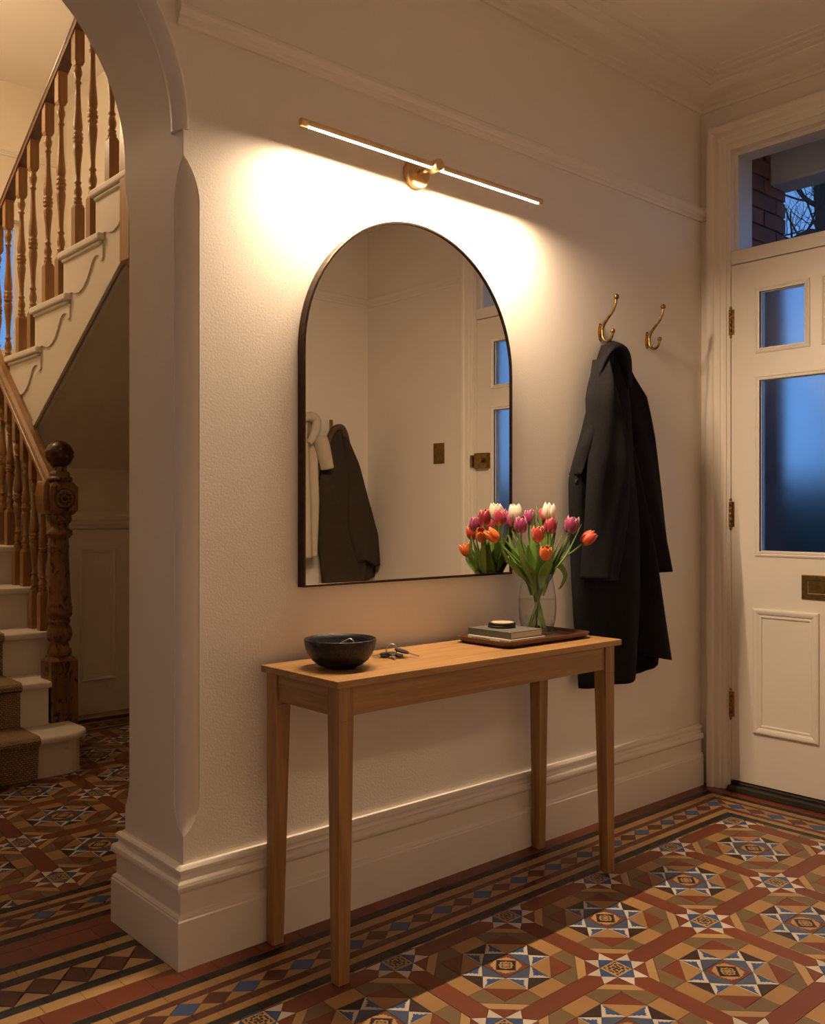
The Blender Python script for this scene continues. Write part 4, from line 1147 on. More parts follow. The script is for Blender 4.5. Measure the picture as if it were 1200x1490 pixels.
# lapel / collar strip: from the loop down the left edge
yl = -.075
CL = px_tab([(886, 498), (877, 516), (868, 546), (861, 578), (852, 620), (845, 650), (844, 674), (843, 692)], yl)
CR = px_tab([(892, 500), (886, 528), (876, 556), (869, 580), (868, 600), (865, 628), (858, 652), (850, 674), (845, 694)], yl)
cloth_piece('lapel', COATB, ct, CL, CR, ony(889, 501, yl)[1], ony(834, 690, yl)[1], lambda z: lerp([(1.30, .062), (1.36, .085), (1.5, .115), (1.8, .105), (1.9, .075)], z), lambda z: .022, lambda s, z: 0, ns=14, power=.6, back=.02)
# collar folded over the hook: a thick folded ribbon
O_ = [(865, 562), (869, 542), (875, 520), (881, 503), (890, 497), (901, 500.5), (911, 508), (916.5, 521), (917.5, 543), (917, 562)]
I_ = [(866.5, 566), (871, 549), (877.5, 532), (884, 519), (891.5, 510), (899, 507), (905, 512), (909, 526), (911, 546), (912, 566)]
Od = [.060, .055, .050, .046, .044, .044, .044, .044, .044, .045]; Id = [.085, .095, .104, .108, .105, .100, .096, .094, .090, .080]
rows = []
def P3(u, v, d): x, z = ony(u, v, -d); return Vector((x, -d, z))
Oc = crom([P3(*p, d) for p, d in zip(O_, Od)], 5); Ic = crom([P3(*p, d) for p, d in zip(I_, Id)], 5)
for a, b in zip(Oc, Ic):
    r_ = []
    for k in range(9):
        t = k / 8; p = a.lerp(b, t); p = p + Vector((0, -1, .3)) * (.012 * math.sin(math.pi * t)); r_.append(p)
    # fold back under
    for k in (1, 2, 3): r_.append(b + Vector((0, .012 * k, -.002 * k)))
    rows.append(r_)
nr, nc = len(rows), len(rows[0]); m = MB()
m.add([p for r_ in rows for p in r_], [(i * nc + j, i * nc + j + 1, (i + 1) * nc + j + 1, (i + 1) * nc + j) for i in range(nr - 1) for j in range(nc - 1)], 0, True)
m.build('collar', COATB, ct, solid=.006, recalc=False)
hk = Vector((2.988, -.045, 1.866))
m = MB(); m.tube(crom([(2.975, -.075, 1.835), (2.983, -.055, 1.858), (2.988, -.046, 1.8705), (2.994, -.042, 1.860), (3.0, -.05, 1.835)], 6), .0024, 8); m.build('hanging_loop', COATI, ct)
m = MB(); bx, bz = ony(835, 702, -.07); m.lathe([(.011, -.078), (.012, -.074), (.011, -.070)], (bx + .012, 0, bz), 'Y', 16); m.build('button', BLACKP, ct)

# coats on the opposite wall, seen in the mirror
def vx(u, v, d):                                    # photo point in the mirror -> (x, z) on plane y = OPP + d
    return ony(u, v, -(OPP + d) + 2 * MYF)
def vtab(pts, d): return sorted((vx(u, v, d)[1], vx(u, v, d)[0]) for u, v in pts)
mo = lambda x, y: (430 + x / 5.32, 580 + y / 5.32)
c2 = thing('coat', (3.4, OPP, .6), 'brown-grey wool coat on the opposite wall, reflected in the mirror', 'coat')
d = .06
L_ = vtab([mo(310, 215), mo(270, 300), mo(235, 430), mo(190, 560), mo(172, 700), mo(175, 900), mo(180, 1150), mo(200, 1300), mo(215, 1480)], d)
R_ = vtab([mo(345, 215), mo(385, 300), mo(420, 400), mo(480, 560), mo(530, 700), mo(590, 850), mo(628, 1000), mo(630, 1200), mo(620, 1375), mo(560, 1480)], d)
cloth_piece('body', COATG, c2, L_, R_, vx(*mo(330, 225), d)[1], vx(*mo(330, 1470), d)[1], lambda z: lerp([(.6, .14), (1.5, .12), (1.8, .07)], z), lambda z: lerp([(.6, .08), (1.8, .04)], z),
            lambda s, z: .014 * math.sin(s * 10 + .8 + z) * lerp([(.8, 1), (1.7, .4)], z), sgn=1, y0=OPP, hem=lambda s: .06 * s)
L_ = vtab([mo(330, 250), mo(345, 700), mo(360, 1000), mo(400, 1200), mo(430, 1300)], d); R_ = vtab([mo(380, 280), mo(470, 560), mo(540, 850), mo(590, 1050), mo(600, 1240)], d)
cloth_piece('sleeve', COATG, c2, L_, R_, vx(*mo(355, 300), d)[1], vx(*mo(500, 1270), d)[1], lambda z: lerp([(.8, .19), (1.5, .165), (1.8, .09)], z), lambda z: .06, lambda s, z: .006 * math.sin(s * 6 + 8 * z), sgn=1, y0=OPP, ns=24, hem=lambda s: .02 * math.sin(6 * s), back=.04)
m = MB(); col_pts = [mo(235, 440), mo(262, 330), mo(295, 250), mo(335, 222), mo(370, 232), mo(395, 290), mo(410, 370)]
cp = [(vx(u, v, .09)[0], OPP + .09, vx(u, v, .09)[1]) for u, v in col_pts]
m.tube(crom(cp, 6), .020, 10); m.build('collar', COATT, c2)
hx, hz = vx(*mo(288, 200), .01)
hr = thing('coat_hook', (hx, OPP, hz), 'plain dark hook holding the brown-grey coat, seen in the mirror', 'coat hook')
m = MB(); m.box(hx - .012, hx + .012, OPP + .0004, OPP + .006, hz - .04, hz + .03); m.build('back_plate', BRASSD, hr, bevel=.001)
m = MB(); m.tube(crom([(hx, OPP + .005, hz - .025), (hx, OPP + .03, hz - .03), (hx, OPP + .05, hz - .012)], 5), .005, 8); m.build('prong', BRASSD, hr)
c3 = thing('coat', (3.2, OPP, .7), 'cream wool coat on the opposite wall, reflected at the mirror edge', 'coat')
d = .07
L_ = vtab([mo(-30, 130), mo(-60, 300), mo(-80, 600), mo(-80, 1240)], d); R_ = vtab([mo(185, 125), mo(182, 230), mo(165, 300), mo(165, 560), mo(172, 800), mo(165, 1000), mo(155, 1240)], d)
cloth_piece('body', COATC, c3, L_, R_, vx(*mo(100, 125), d)[1], vx(*mo(100, 1235), d)[1], lambda z: lerp([(.8, .16), (1.5, .14), (1.8, .10)], z), lambda z: lerp([(.8, .09), (1.8, .05)], z),
            lambda s, z: .018 * math.sin(s * 13 + z * 1.5), sgn=1, y0=OPP, hem=lambda s: .01 * s)
L_ = vtab([mo(90, 300), mo(120, 400), mo(160, 550)], d); R_ = vtab([mo(190, 290), mo(215, 380), mo(238, 520), mo(238, 550)], d)
cloth_piece('sleeve', COATC, c3, L_, R_, vx(*mo(140, 300), d)[1], vx(*mo(200, 545), d)[1], lambda z: .19, lambda z: .06, lambda s, z: 0, sgn=1, y0=OPP, ns=18, nz=24, back=.05, hem=lambda s: -.01 + .02 * s)
cp = [(vx(*mo(a, b), .15)[0], OPP + .15, vx(*mo(a, b), .15)[1]) for a, b in ((40, 200), (75, 150), (130, 138), (168, 170), (165, 235), (140, 300), (110, 345))]
m = MB(); m.tube(crom(cp, 6), [.018 + .012 * math.sin(math.pi * i / 36) for i in range(37)], 10); m.build('collar', COATC, c3)

# ================================================================== THINGS ON THE TABLE
# bowl
bc = (1.552, -.212); bw = thing('bowl', (*bc, TZ), 'matt black stoneware bowl at the left end of the console table', 'bowl')
prof = [(.001, .004), (.036, .0005), (.041, .0005), (.046, .003), (.062, .0095), (.077, .0215), (.088, .037), (.0950, .054), (.0985, .071), (.0990, .0775), (.0980, .0795), (.0955, .079), (.0925, .066), (.086, .046), (.074, .029), (.058, .018), (.030, .0115), (.001, .0105)]
m = MB(); m.lathe([(r, TZ + h) for r, h in prof], (*bc, 0), seg=56, cap=False); m.build('bowl_body', STONE, bw)
# key fob and chain inside the bowl
kc = thing('key_fob', (bc[0] + .0, bc[1], TZ + .02), 'black key fob with a silver clip lying inside the black bowl', 'keys')
m = MB(); m.lathe([(.001, TZ + .042), (.016, TZ + .044), (.019, TZ + .050), (.016, TZ + .056), (.001, TZ + .058)], (bc[0] - .015, bc[1] + .028, 0), seg=18); m.build('fob', BLACKP, kc)
m = MB(); m.tube([(bc[0] + .0, bc[1] + .02, TZ + .056), (bc[0] + .016, bc[1] + .012, TZ + .066), (bc[0] + .034, bc[1] + .0, TZ + .075), (bc[0] + .038, bc[1] - .006, TZ + .071), (bc[0] + .042, bc[1] - .012, TZ + .056)], .0022, 8); m.build('clip', STEEL, kc)
m = MB(); m.tube(crom([(bc[0] - .01, bc[1] + .03, TZ + .05), (bc[0] + .0, bc[1] + .02, TZ + .056), (bc[0] + .03, bc[1] - .02, TZ + .03)], 6), .002, 6); m.build('chain', STEEL, kc)
# bunch of keys on the table
K0 = Vector((1.778, -.178, TZ))
kb = thing('key_bunch', tuple(K0), 'bunch of keys with black bows on a steel ring beside the bowl', 'keys')
Rv = Vector((.7477, -.664, 0)); Fv = Vector((.664, .7477, 0))
m = MB(); pts = []
for i in range(26):
    a = 2 * math.pi * i / 26; pts.append(K0 + Rv * (-.010 + .0155 * math.cos(a)) + Fv * (.006 * math.sin(a)) + Vector((0, 0, .0215 + .0155 * math.sin(a))))
m.tube(pts, .0019, 8, closed=True); m.build('split_ring', STEEL, kb)
def key(c, ang, lift, bow, length, label=None):
    """one key lying nearly flat: bow (plastic head) and blade"""
    dx = Vector((math.cos(ang), math.sin(ang), 0)); dn = Vector((-dx.y, dx.x, 0)); up = Vector((0, 0, 1))
    base = K0 + c
    def slab(mb, outline, z0, z1, tilt):
        n = len(outline); vs = []
        for z in (z0, z1):
            for a, b in outline: vs.append(base + dx * a + dn * b + up * (z + lift + a * tilt))
        mb.add(vs, [list(range(n))[::-1], list(range(n, 2 * n))] + [(i, (i + 1) % n, n + (i + 1) % n, n + i) for i in range(n)])
    tl = -max(lift - .0006, 0) / (bow * 2 + length) if lift else 0
    ol = []
    for i in range(16):
        a = 2 * math.pi * i / 16; ol.append((bow + bow * math.cos(a) * (1.0 if math.cos(a) > 0 else 1.05), bow * .85 * math.sin(a)))
    m = MB(); slab(m, ol, .0005, .0062, tl); hd = m.build('key_head', BLACKP, kb, bevel=.0012)
    bl = [(bow * 1.8, -.0045), (bow * 1.8 + length - .003, -.0045), (bow * 1.8 + length, -.001)]
    x = bow * 1.8 + length - .004
    for k in range(5): bl += [(x, .0045 if k % 2 else .0025), (x - .003, .0045 if k % 2 else .0025)]; x -= .0045
    bl += [(bow * 1.8, .0045)]
    m = MB(); slab(m, bl, .0022, .0042, tl); m.build('key_blade', STEEL, kb)
def RF(a, b, z=0): return Rv * a + Fv * b + Vector((0, 0, z))
aR = math.atan2(Rv.y, Rv.x)
key(RF(-.014, .004), aR + R(188), .009, .0155, .026)
key(RF(-.010, -.003), aR - R(78), .011, .0145, .030)
key(RF(.000, .004), aR - R(14), .020, .021, .036)
key(RF(-.002, -.006), aR - R(38), .006, .0155, .026)
key(RF(-.016, -.004), aR + R(207), .003, .0145, .028)

# tray
trx0, trx1, try0, try1 = 2.128, 2.553, -.302, -.062
ty = thing('tray', ((trx0 + trx1) / 2, -.18, TZ), 'dark walnut tray with upturned rim at the right end of the table', 'tray')
def rrect(x0, x1, y0, y1, r, n=6):
    out = []
    for cx, cy, a0 in ((x1 - r, y1 - r, 0), (x0 + r, y1 - r, 90), (x0 + r, y0 + r, 180), (x1 - r, y0 + r, 270)):
        for i in range(n + 1):
            a = R(a0 + 90 * i / n); out.append((cx + r * math.cos(a), cy + r * math.sin(a)))
    return out
lay = [(.022, .0006, .022), (.012, .003, .028), (.004, .010, .032), (.0, .0195, .034), (.0, .0215, .034), (.0035, .022, .033), (.006, .019, .032), (.012, .011, .028), (.020, .0075, .022), (.030, .007, .018)]
m = MB(); rings = [[(x, y, TZ + h) for x, y in rrect(trx0 + i, trx1 - i, try0 + i, try1 - i, r)] for i, h, r in lay]; k = len(rings[0])
for a, b in zip(rings, rings[1:]): m.add(a + b, [(j, (j + 1) % k, k + (j + 1) % k, k + j) for j in range(k)], 0, True)
m.add(rings[0], [list(range(k))[::-1]]); m.add(rings[-1], [list(range(k))])
m.build('tray_body', TRAYW, ty)
TF = TZ + .0073                                     # tray floor
# books
def book(x0, x1, y0, y1, z0, z1, cover, label, marks=False, t=.0022):
    b = thing('book', ((x0 + x1) / 2, (y0 + y1) / 2, z0), label, 'book')
    m = MB(); m.box(x0, x1, y0, y1, z0, z0 + t); m.build('cover', cover, b, bevel=.0006)
    m = MB(); m.box(x0, x1, y0, y1, z1 - t, z1); m.build('cover', cover, b, bevel=.0006)
    m = MB(); m.box(x0 - .0005, x0 + t, y0, y1, z0, z1); m.build('spine', cover, b, bevel=.0008)
    m = MB(); m.box(x0 + t, x1 - .003, y0 + .003, y1 - .003, z0 + t, z1 - t); m.build('page_block', PAGES, b)
    if marks:
        m = MB()
        for a, c in ((.020, .10), (.145, .19)):
            y = y1 - a
            while y > y1 - c:
                w = random.uniform(.002, .005); m.box(x0 - .0008, x0 - .0004, y - w, y, z0 + .004, z0 + .0085); y -= w + .0016
        m.build('spine_print', PRINT, b)['kind'] = 'stuff'
    return b
book(2.186, 2.352, -.262, -.070, TF, TF + .0135, BOOKW, 'thin cream book at the bottom of the pile on the tray', marks=True)
book(2.192, 2.346, -.256, -.066, TF + .0137, TF + .0137 + .0225, BOOKD, 'thick grey-green cloth book lying on the thin cream book')
BT = TF + .0364
# coasters
for i, (lab) in enumerate(('lower dark round coaster on the grey-green book', 'upper dark round coaster with a pale face on top of the pile')):
    c = (2.274 + .002 * i, -.140 - .001 * i); z = BT + .0002 + i * .0088
    co_ = thing('coaster', (*c, z), lab, 'coaster')
    m = MB(); m.lathe([(.044, z), (.0455, z + .0015), (.0455, z + .0068), (.044, z + .0082)], (*c, 0), seg=40); m.build('disc', COASTD, co_)
    if i:
        m = MB(); m.lathe([(.038, z + .0080), (.0375, z + .0086)], (*c, 0), seg=36); m.build('inlay', COASTT, co_)

# vase
VC = (2.453, -.140); VB = TF + .0002
vs_ = thing('vase', (*VC, VB), 'clear glass vase of tulips standing on the tray', 'vase')
outer = [(.030, 0), (.044, .0), (.050, .004), (.056, .02), (.0625, .05), (.0655, .085), (.0645, .12), (.060, .155), (.0535, .193), (.0505, .2105)]
inner = [(.0492, .2105), (.0515, .193), (.058, .155), (.0625, .12), (.0635, .085), (.0605, .05), (.054, .022), (.046, .012), (.030, .010), (.001, .010)]
m = MB(); m.lathe([(.001, VB)] + [(r, VB + h) for r, h in outer] + [(r, VB + h) for r, h in inner], (*VC, 0), seg=48, cap=False); m.build('vase_glass', VGLASS, vs_)
wl = .118
wp = [(.001, .0101), (.0298, .0101), (.0458, .0121), (.0538, .0222), (.0603, .05), (.0633, .085), (.0622, wl - .001), (.0615, wl), (.001, wl)]
m = MB(); m.lathe([(r, VB + h) for r, h in wp], (*VC, 0), seg=48, cap=False); m.build('water', WATER, vs_)

# tulips
def petal_mat(name, base, mid, tip):
    m, n, b = new_mat(name)
    tc = N(n, 'ShaderNodeTexCoord'); sp = N(n, 'ShaderNodeSeparateXYZ'); n.links.new(tc.outputs['UV'], sp.inputs[0])
    no = N(n, 'ShaderNodeTexNoise'); no.inputs['Scale'].default_value = 9; mp = N(n, 'ShaderNodeMapping'); mp.inputs['Scale'].default_value = (3.5, .5, 1)
    n.links.new(tc.outputs['UV'], mp.inputs[0]); n.links.new(mp.outputs[0], no.inputs['Vector'])
    # distance to the margin: petals are paler at the rim
    a = N(n, 'ShaderNodeMath', operation='SUBTRACT'); n.links.new(sp.outputs['X'], a.inputs[0]); a.inputs[1].default_value = .5
    ab = N(n, 'ShaderNodeMath', operation='ABSOLUTE'); n.links.new(a.outputs[0], ab.inputs[0])
    ml = N(n, 'ShaderNodeMath', operation='MULTIPLY_ADD'); ml.inputs[1].default_value = .75; n.links.new(ab.outputs[0], ml.inputs[0]); n.links.new(sp.outputs['Y'], ml.inputs[2])
    m2 = N(n, 'ShaderNodeMath', operation='MULTIPLY_ADD'); m2.inputs[1].default_value = .35; n.links.new(no.outputs['Fac'], m2.inputs[0]); n.links.new(ml.outputs[0], m2.inputs[2])
    rp = N(n, 'ShaderNodeValToRGB'); e = rp.color_ramp.elements
    e[0].position = .16; e[0].color = (*base, 1); e[1].position = 1.0; e[1].color = (*tip, 1)
    q = e.new(.36); q.color = (*mid, 1); q = e.new(.84); q.color = (*mid, 1)
    mr_ = N(n, 'ShaderNodeMapRange'); mr_.inputs[1].default_value = 0; mr_.inputs[2].default_value = 1.45; n.links.new(m2.outputs[0], mr_.inputs[0])
    n.links.new(mr_.outputs[0], rp.inputs[0]); n.links.new(rp.outputs[0], b.inputs['Base Color'])
    b.inputs['Roughness'].default_value = .45; b.inputs['Subsurface Weight'].default_value = .0
    b.inputs['Sheen Weight'].default_value = .15
    return m
PT = {'orange': petal_mat('orange_petal', (.80, .34, .05), (.72, .13, .022), (.85, .42, .12)),
      'red': petal_mat('red_orange_petal', (.80, .30, .06), (.55, .055, .03), (.88, .38, .16)),
      'purple': petal_mat('purple_petal', (.62, .36, .22), (.27, .022, .105), (.78, .40, .42)),
      'pink': petal_mat('crimson_petal', (.75, .42, .12), (.36, .018, .055), (.82, .42, .32)),
      'white': petal_mat('white_petal', (.78, .62, .20), (.84, .70, .56), (.90, .72, .62))}
def leafmat():
    m, n, b = new_mat('tulip_green')
    tc = N(n, 'ShaderNodeTexCoord'); mp = N(n, 'ShaderNodeMapping'); mp.inputs['Scale'].default_value = (30, 1, 1); n.links.new(tc.outputs['UV'], mp.inputs[0])
    no = N(n, 'ShaderNodeTexNoise'); no.inputs['Scale'].default_value = 1.5; n.links.new(mp.outputs[0], no.inputs['Vector'])
    rp = N(n, 'ShaderNodeValToRGB'); rp.color_ramp.elements[0].color = (.060, .150, .020, 1); rp.color_ramp.elements[1].color = (.22, .36, .065, 1)
    rp.color_ramp.elements[0].position = .3; rp.color_ramp.elements[1].position = .7
    oi = N(n, 'ShaderNodeObjectInfo'); mr2 = N(n, 'ShaderNodeMapRange'); mr2.inputs[3].default_value = .75; mr2.inputs[4].default_value = 1.25
    n.links.new(oi.outputs['Random'], mr2.inputs[0]); hs = N(n, 'ShaderNodeHueSaturation'); n.links.new(mr2.outputs[0], hs.inputs['Value'])
    n.links.new(no.outputs['Fac'], rp.inputs[0]); n.links.new(rp.outputs[0], hs.inputs['Color']); n.links.new(hs.outputs[0], b.inputs['Base Color'])
    b.inputs['Roughness'].default_value = .42
    return m
GREEN = leafmat()
STEMG = paint('stem_green', (.17, .26, .06), .45, var=.12, rnd=.15)
def grid_uv(name, rows, mat, parent, solid=.0006):
    nr, nc = len(rows), len(rows[0]); vs = [p for r_ in rows for p in r_]
    me = bpy.data.meshes.new(name); fs = [(i * nc + j, i * nc + j + 1, (i + 1) * nc + j + 1, (i + 1) * nc + j) for i in range(nr - 1) for j in range(nc - 1)]
    me.from_pydata([tuple(v) for v in vs], [], fs); me.materials.append(mat)
    uv = me.uv_layers.new(name='uv')
    for p in me.polygons:
        p.use_smooth = True
        for li, vi in zip(p.loop_indices, p.vertices): uv.data[li].uv = ((vi % nc) / (nc - 1), (vi // nc) / (nr - 1))
    return link(name, me, parent, solid=solid)
def leaf(parent, path, w, fold=.35, face=None):
    path = crom(path, 5); n = len(path); rows = []
    for i, p in enumerate(path):
        t = (path[min(i + 1, n - 1)] - path[max(i - 1, 0)]).normalized()
        out = Vector(face) if face is not None else Vector((p.x - VC[0], p.y - VC[1], .02))
        side = t.cross(out); side.normalize(); up = side.cross(t).normalized(); f = i / (n - 1)
        ww = w * (math.sin(math.pi * min(1, .12 + .88 * f) ** 1.0) ** .75 if f < 1 else 0.02) * (.55 + .45 * math.sin(math.pi * f ** .8))
        ww = max(ww, .0006)
        rows.append([p + side * (s * ww) - up * (fold * ww * (1 - abs(s)) - fold * ww * .5) for s in (-1, -.55, 0, .55, 1)])
    return grid_uv('leaf', rows, GREEN, parent, .0007)
def bloom(parent, base, axis, col, size=.052, wide=.019, open_=.0, seed=0):
    rnd = random.Random(seed); ax = axis.normalized(); a = ax.orthogonal().normalized(); b = ax.cross(a)
    off = rnd.random() * 6.28
    for k in range(6):
        inner = k % 2; th0 = off + k * math.pi / 3 + rnd.uniform(-.12, .12); span = R(40 if inner else 43); rows = []; hgt = size * rnd.uniform(.93, 1.05)
        for i in range(9):
            f = i / 8
            rad = wide * (math.sin(math.pi * min(.97, .10 + .74 * f ** .8)) ** .62) * (.90 if inner else 1.0) + open_ * f * f
            wth = span * (.45 + .75 * math.sin(math.pi * min(1, .14 + .68 * f))) * (1 if f < .8 else (1.0 - ((f - .8) / .2) ** 1.6 * .80))
            row = []
            for j in range(7):
                s = (j - 3) / 3; th = th0 + s * wth
                rr_ = rad * (1 - .05 * abs(s)) + .0008 * (1 - abs(s)) ; dz = hgt * f - .0035 * s * s * f
                row.append(base + ax * dz + (a * math.cos(th) + b * math.sin(th)) * rr_)
            rows.append(row)
        grid_uv('petal', rows, PT[col], parent, .0006)
VT = VB + .2105
def tulip(u, v, bdep, col, tilt, label, leaves=(), size=.056, wide=.0225, open_=0., foot=None, seed=0):
    """head centre at photo (u, v), bdep metres behind the vase axis"""
    t0 = (VC[0]) * .664 + (VC[1] + CAM_Y) * .7477 + bdep
    d_ = ray(u, v); hp = Vector((d_[0] * t0, d_[1] * t0 - CAM_Y, CAM_H + d_[2] * t0))
    ax = Vector(tilt[0] * Rv + tilt[1] * Fv + Vector((0, 0, 1))).normalized()
    base = hp - ax * (size * .48)
    th = thing('tulip', (VC[0], VC[1], VB + .012), label, 'tulip', 'tulips in the glass vase')
    dxy = Vector((base.x - VC[0], base.y - VC[1], 0)); q = dxy.normalized() if dxy.length > .001 else Vector((1, 0, 0))
    rim = Vector((VC[0], VC[1], VT)) + q * min(.036, dxy.length * .55)
    rndf = random.Random(seed + 5); sw_ = Vector((-q.y, q.x, 0)) * rndf.uniform(-.018, .018)
    ft = foot or (Vector((VC[0], VC[1], VB + .0145)) - q * .030 + sw_)
    mid = (rim + ft) / 2 + sw_ * .3
    pre = base - ax * .035
    path = crom([ft, mid, rim, rim * .45 + pre * .55 + Vector((0, 0, .004)), pre, base + ax * .002], 6)
    m = MB(); m.tube(path, .0031, 8); m.build('stem', STEMG, th)
    bloom(th, base, ax, col, size, wide, open_, seed)
    for L_ in leaves: leaf(th, [Vector(p) for p in L_[0]], L_[1] * 1.55)
    return th, rim, base
def lp(u, v, b):
    t0 = VC[0] * .664 + (VC[1] + CAM_Y) * .7477 + b; d_ = ray(u, v); return (d_[0] * t0, d_[1] * t0 - CAM_Y, CAM_H + d_[2] * t0)
vin = lambda a, b, h: (VC[0] + Rv.x * a + Fv.x * b, VC[1] + Rv.y * a + Fv.y * b, VB + h)
tulip(727, 753, -.01, 'pink', (-.12, 0), 'crimson tulip with pale edges, leftmost of the upright blooms', [([vin(-.012, -.008, .15), vin(-.04, -.02, .20), lp(738, 812, -.02), lp(727, 786, -.01)], .014)], seed=1)
tulip(750, 746, .03, 'white', (-.06, 0), 'creamy white tulip left of centre, above a purple one', [([vin(-.01, .02, .155), vin(-.02, .03, .20), lp(757, 800, .03), lp(752, 763, .02)], .013)], size=.060, wide=.0245, seed=2)
tulip(758, 763.5, -.045, 'purple', (-.02, -.05), 'purple tulip just below the left white tulip', [([vin(-.015, -.02, .155), vin(-.022, -.035, .20), lp(762, 815, -.06), lp(752, 782, -.06)], .012)], wide=.023, seed=3)
tulip(770, 753, .07, 'purple', (.05, .1), 'dark purple tulip at the back, half hidden behind the others', [([vin(.0, .03, .155), vin(.0, .035, .20), lp(778, 790, .05), lp(775, 745, .05)], .013)], seed=4)
tulip(716.5, 779, -.02, 'orange', (-.95, 0), 'orange tulip leaning furthest left across the mirror edge', [([vin(-.02, .0, .155), vin(-.042, .0, .20), lp(742, 808, -.01), lp(724, 786, -.015)], .016)], size=.054, wide=.0215, seed=5)
tulip(782.6, 777, -.06, 'red', (0, -.15), 'red and orange fringed tulip in the centre of the bunch', [([vin(.0, -.02, .155), vin(.0, -.035, .20), lp(786, 815, -.06), lp(779, 790, -.06)], .011)], wide=.0215, open_=.003, seed=6)
tulip(799, 744, .02, 'white', (.05, 0), 'creamy white tulip highest right of centre', [([vin(.01, .02, .155), vin(.018, .028, .20), lp(791, 790, .03), lp(780, 736, .035)], .010)], size=.060, wide=.0245, seed=7)
tulip(801, 765, .01, 'pink', (.04, 0), 'crimson tulip directly below the right white tulip', [([vin(.015, .01, .155), vin(.025, .018, .20), lp(800, 800, .02), lp(811, 758, .02)], .013)], seed=8)
tulip(831, 764, 0, 'purple', (.22, 0), 'large purple tulip at the upper right against the coat', [([vin(.02, .0, .155), vin(.036, .0, .20), lp(812, 806, .0), lp(829, 772, .0)], .015), ([vin(.02, -.01, .155), vin(.038, -.01, .20), lp(823, 808, -.02), lp(846, 762, -.02)], .012)], size=.060, wide=.0265, open_=.003, seed=9)
tulip(856, 783, .0, 'red', (1.15, 0), 'orange-red tulip leaning furthest right over the coat', [([vin(.02, .01, .155), vin(.040, .01, .20), lp(812, 812, .0), lp(826, 795, .0)], .014)], size=.056, wide=.0225, seed=10)
tulip(793.7, 804.7, -.085, 'orange', (.03, -.35), 'small orange double tulip lowest at the front', [([vin(.01, -.03, .155), vin(.012, -.045, .20), lp(797, 822, -.08), lp(808, 800, -.08)], .013)], size=.048, wide=.0205, open_=.004, seed=11)
tulip(741, 757, .085, 'purple', (-.25, .3), 'purple tulip at the wall side, seen mainly in the mirror', [([vin(-.02, .03, .155), vin(-.03, .035, .20), lp(748, 800, .06), lp(738, 770, .08)], .013)], seed=12)
tulip(745, 762, .115, 'red', (-.35, .6), 'red-orange tulip leaning to the mirror, seen mainly as a reflection', [([vin(-.015, .035, .155), vin(-.01, .042, .20), lp(752, 806, .09), lp(744, 790, .11)], .014)], seed=13)
tulip(790, 752, .085, 'pink', (.05, .25), 'crimson tulip at the back of the bunch, seen mainly in the mirror', [([vin(.015, .03, .155), vin(.02, .04, .20), lp(796, 798, .06), lp(793, 765, .09)], .014)], seed=14)
for i_, (a0, b0, u, v, b, w_) in enumerate(((-.03, .0, 740, 790, .0, .018), (-.02, -.03, 768, 792, -.05, .020), (.01, -.035, 789, 796, -.07, .017), (.03, -.01, 818, 778, -.01, .019), (.035, .01, 812, 790, .03, .018),
        (.0, .03, 773, 770, .04, .017), (-.035, .01, 733, 800, .02, .018), (.02, .03, 800, 775, .05, .016), (-.01, .035, 757, 785, .07, .020), (.0, .04, 779, 786, .09, .020), (-.03, .03, 746, 792, .09, .018), (.03, -.025, 806, 806, -.05, .018))):
    nm = ['leaning outwards at the far left of the vase rim', 'standing front left below the purple tulip', 'standing at the front centre of the bunch', 'pointing up towards the large purple tulip', 'behind the right-hand stems', 'upright in the middle behind the red fringed tulip',
          'spreading left towards the mirror edge', 'upright at the back right', 'at the wall side left of centre', 'at the wall side in the centre', 'at the wall side far left', 'short and broad at the front right'][i_]
    lf = thing('tulip_leaf', (VC[0], VC[1], VB + .1), 'broad green tulip leaf ' + nm, 'leaf', 'loose leaves in the glass vase')
    tip = Vector(lp(u, v, b)); st_ = Vector(vin(a0 * .6, b0 * .6, .13)); rm = Vector(vin(a0, b0, .2105)); md = rm.lerp(tip, .5) + Vector((0, 0, .008))
    leaf(lf, [st_, rm, md, tip], w_)
# drooping leaf on the right
dl = thing('tulip_leaf', (VC[0], VC[1], VT), 'single tulip leaf curling down over the right side of the vase', 'leaf')
leaf(dl, [vin(.025, 0, .14), vin(.045, 0, .205), lp(808, 822, 0), lp(816, 825, -.0), lp(822, 838, 0), lp(817, 852, 0), lp(812, 858, 0)], .011, face=(-.4, -.9, .2))

# ================================================================== OUTSIDE THE DOOR
m = MB(); m.box(DX + .215, 40, -20, 14, -.20, -.06); struct(m.build('ground', GROUND), 'dark garden path outside the front door')
wp_ = MB(); wp_.box(DX + .216, 4.245, -.115, .60, -.055, 3.4)
pw_ = wp_.build('wall_porch', MORTAR); struct(pw_, 'red brick side wall of the porch')
bz = -.05; row_i = 0
bm_ = MB(); bm_.box(0, .215, -.125, -.114, 0, .065); bmesh_ = bm_.mesh('brick', BRICKM)
hb_ = MB(); hb_.box(0, .1025, -.125, -.114, 0, .065); hbm = hb_.mesh('brick', BRICKM)
while bz < 3.3:
    x = DX + .218 if row_i % 2 else DX + .218 - .1125
    while x < 4.24:
        full = x + .215 <= 4.246 and x >= DX + .2
        if full: me, xx, stp = bmesh_, x, .225
        else:
            lo = max(x, DX + .218); hi = min(x + .215, 4.245)
            if hi - lo < .03: x += .225; continue
            q = MB(); q.box(0, hi - lo, -.125, -.114, 0, .065); me, xx, stp = q.mesh('brick', BRICKM), lo, .225
        o = bpy.data.objects.new('brick', me); COL.objects.link(o); o.parent = pw_; o.location = (xx, random.uniform(-.0015, .001), bz)
        x += .225
    bz += .0753; row_i += 1
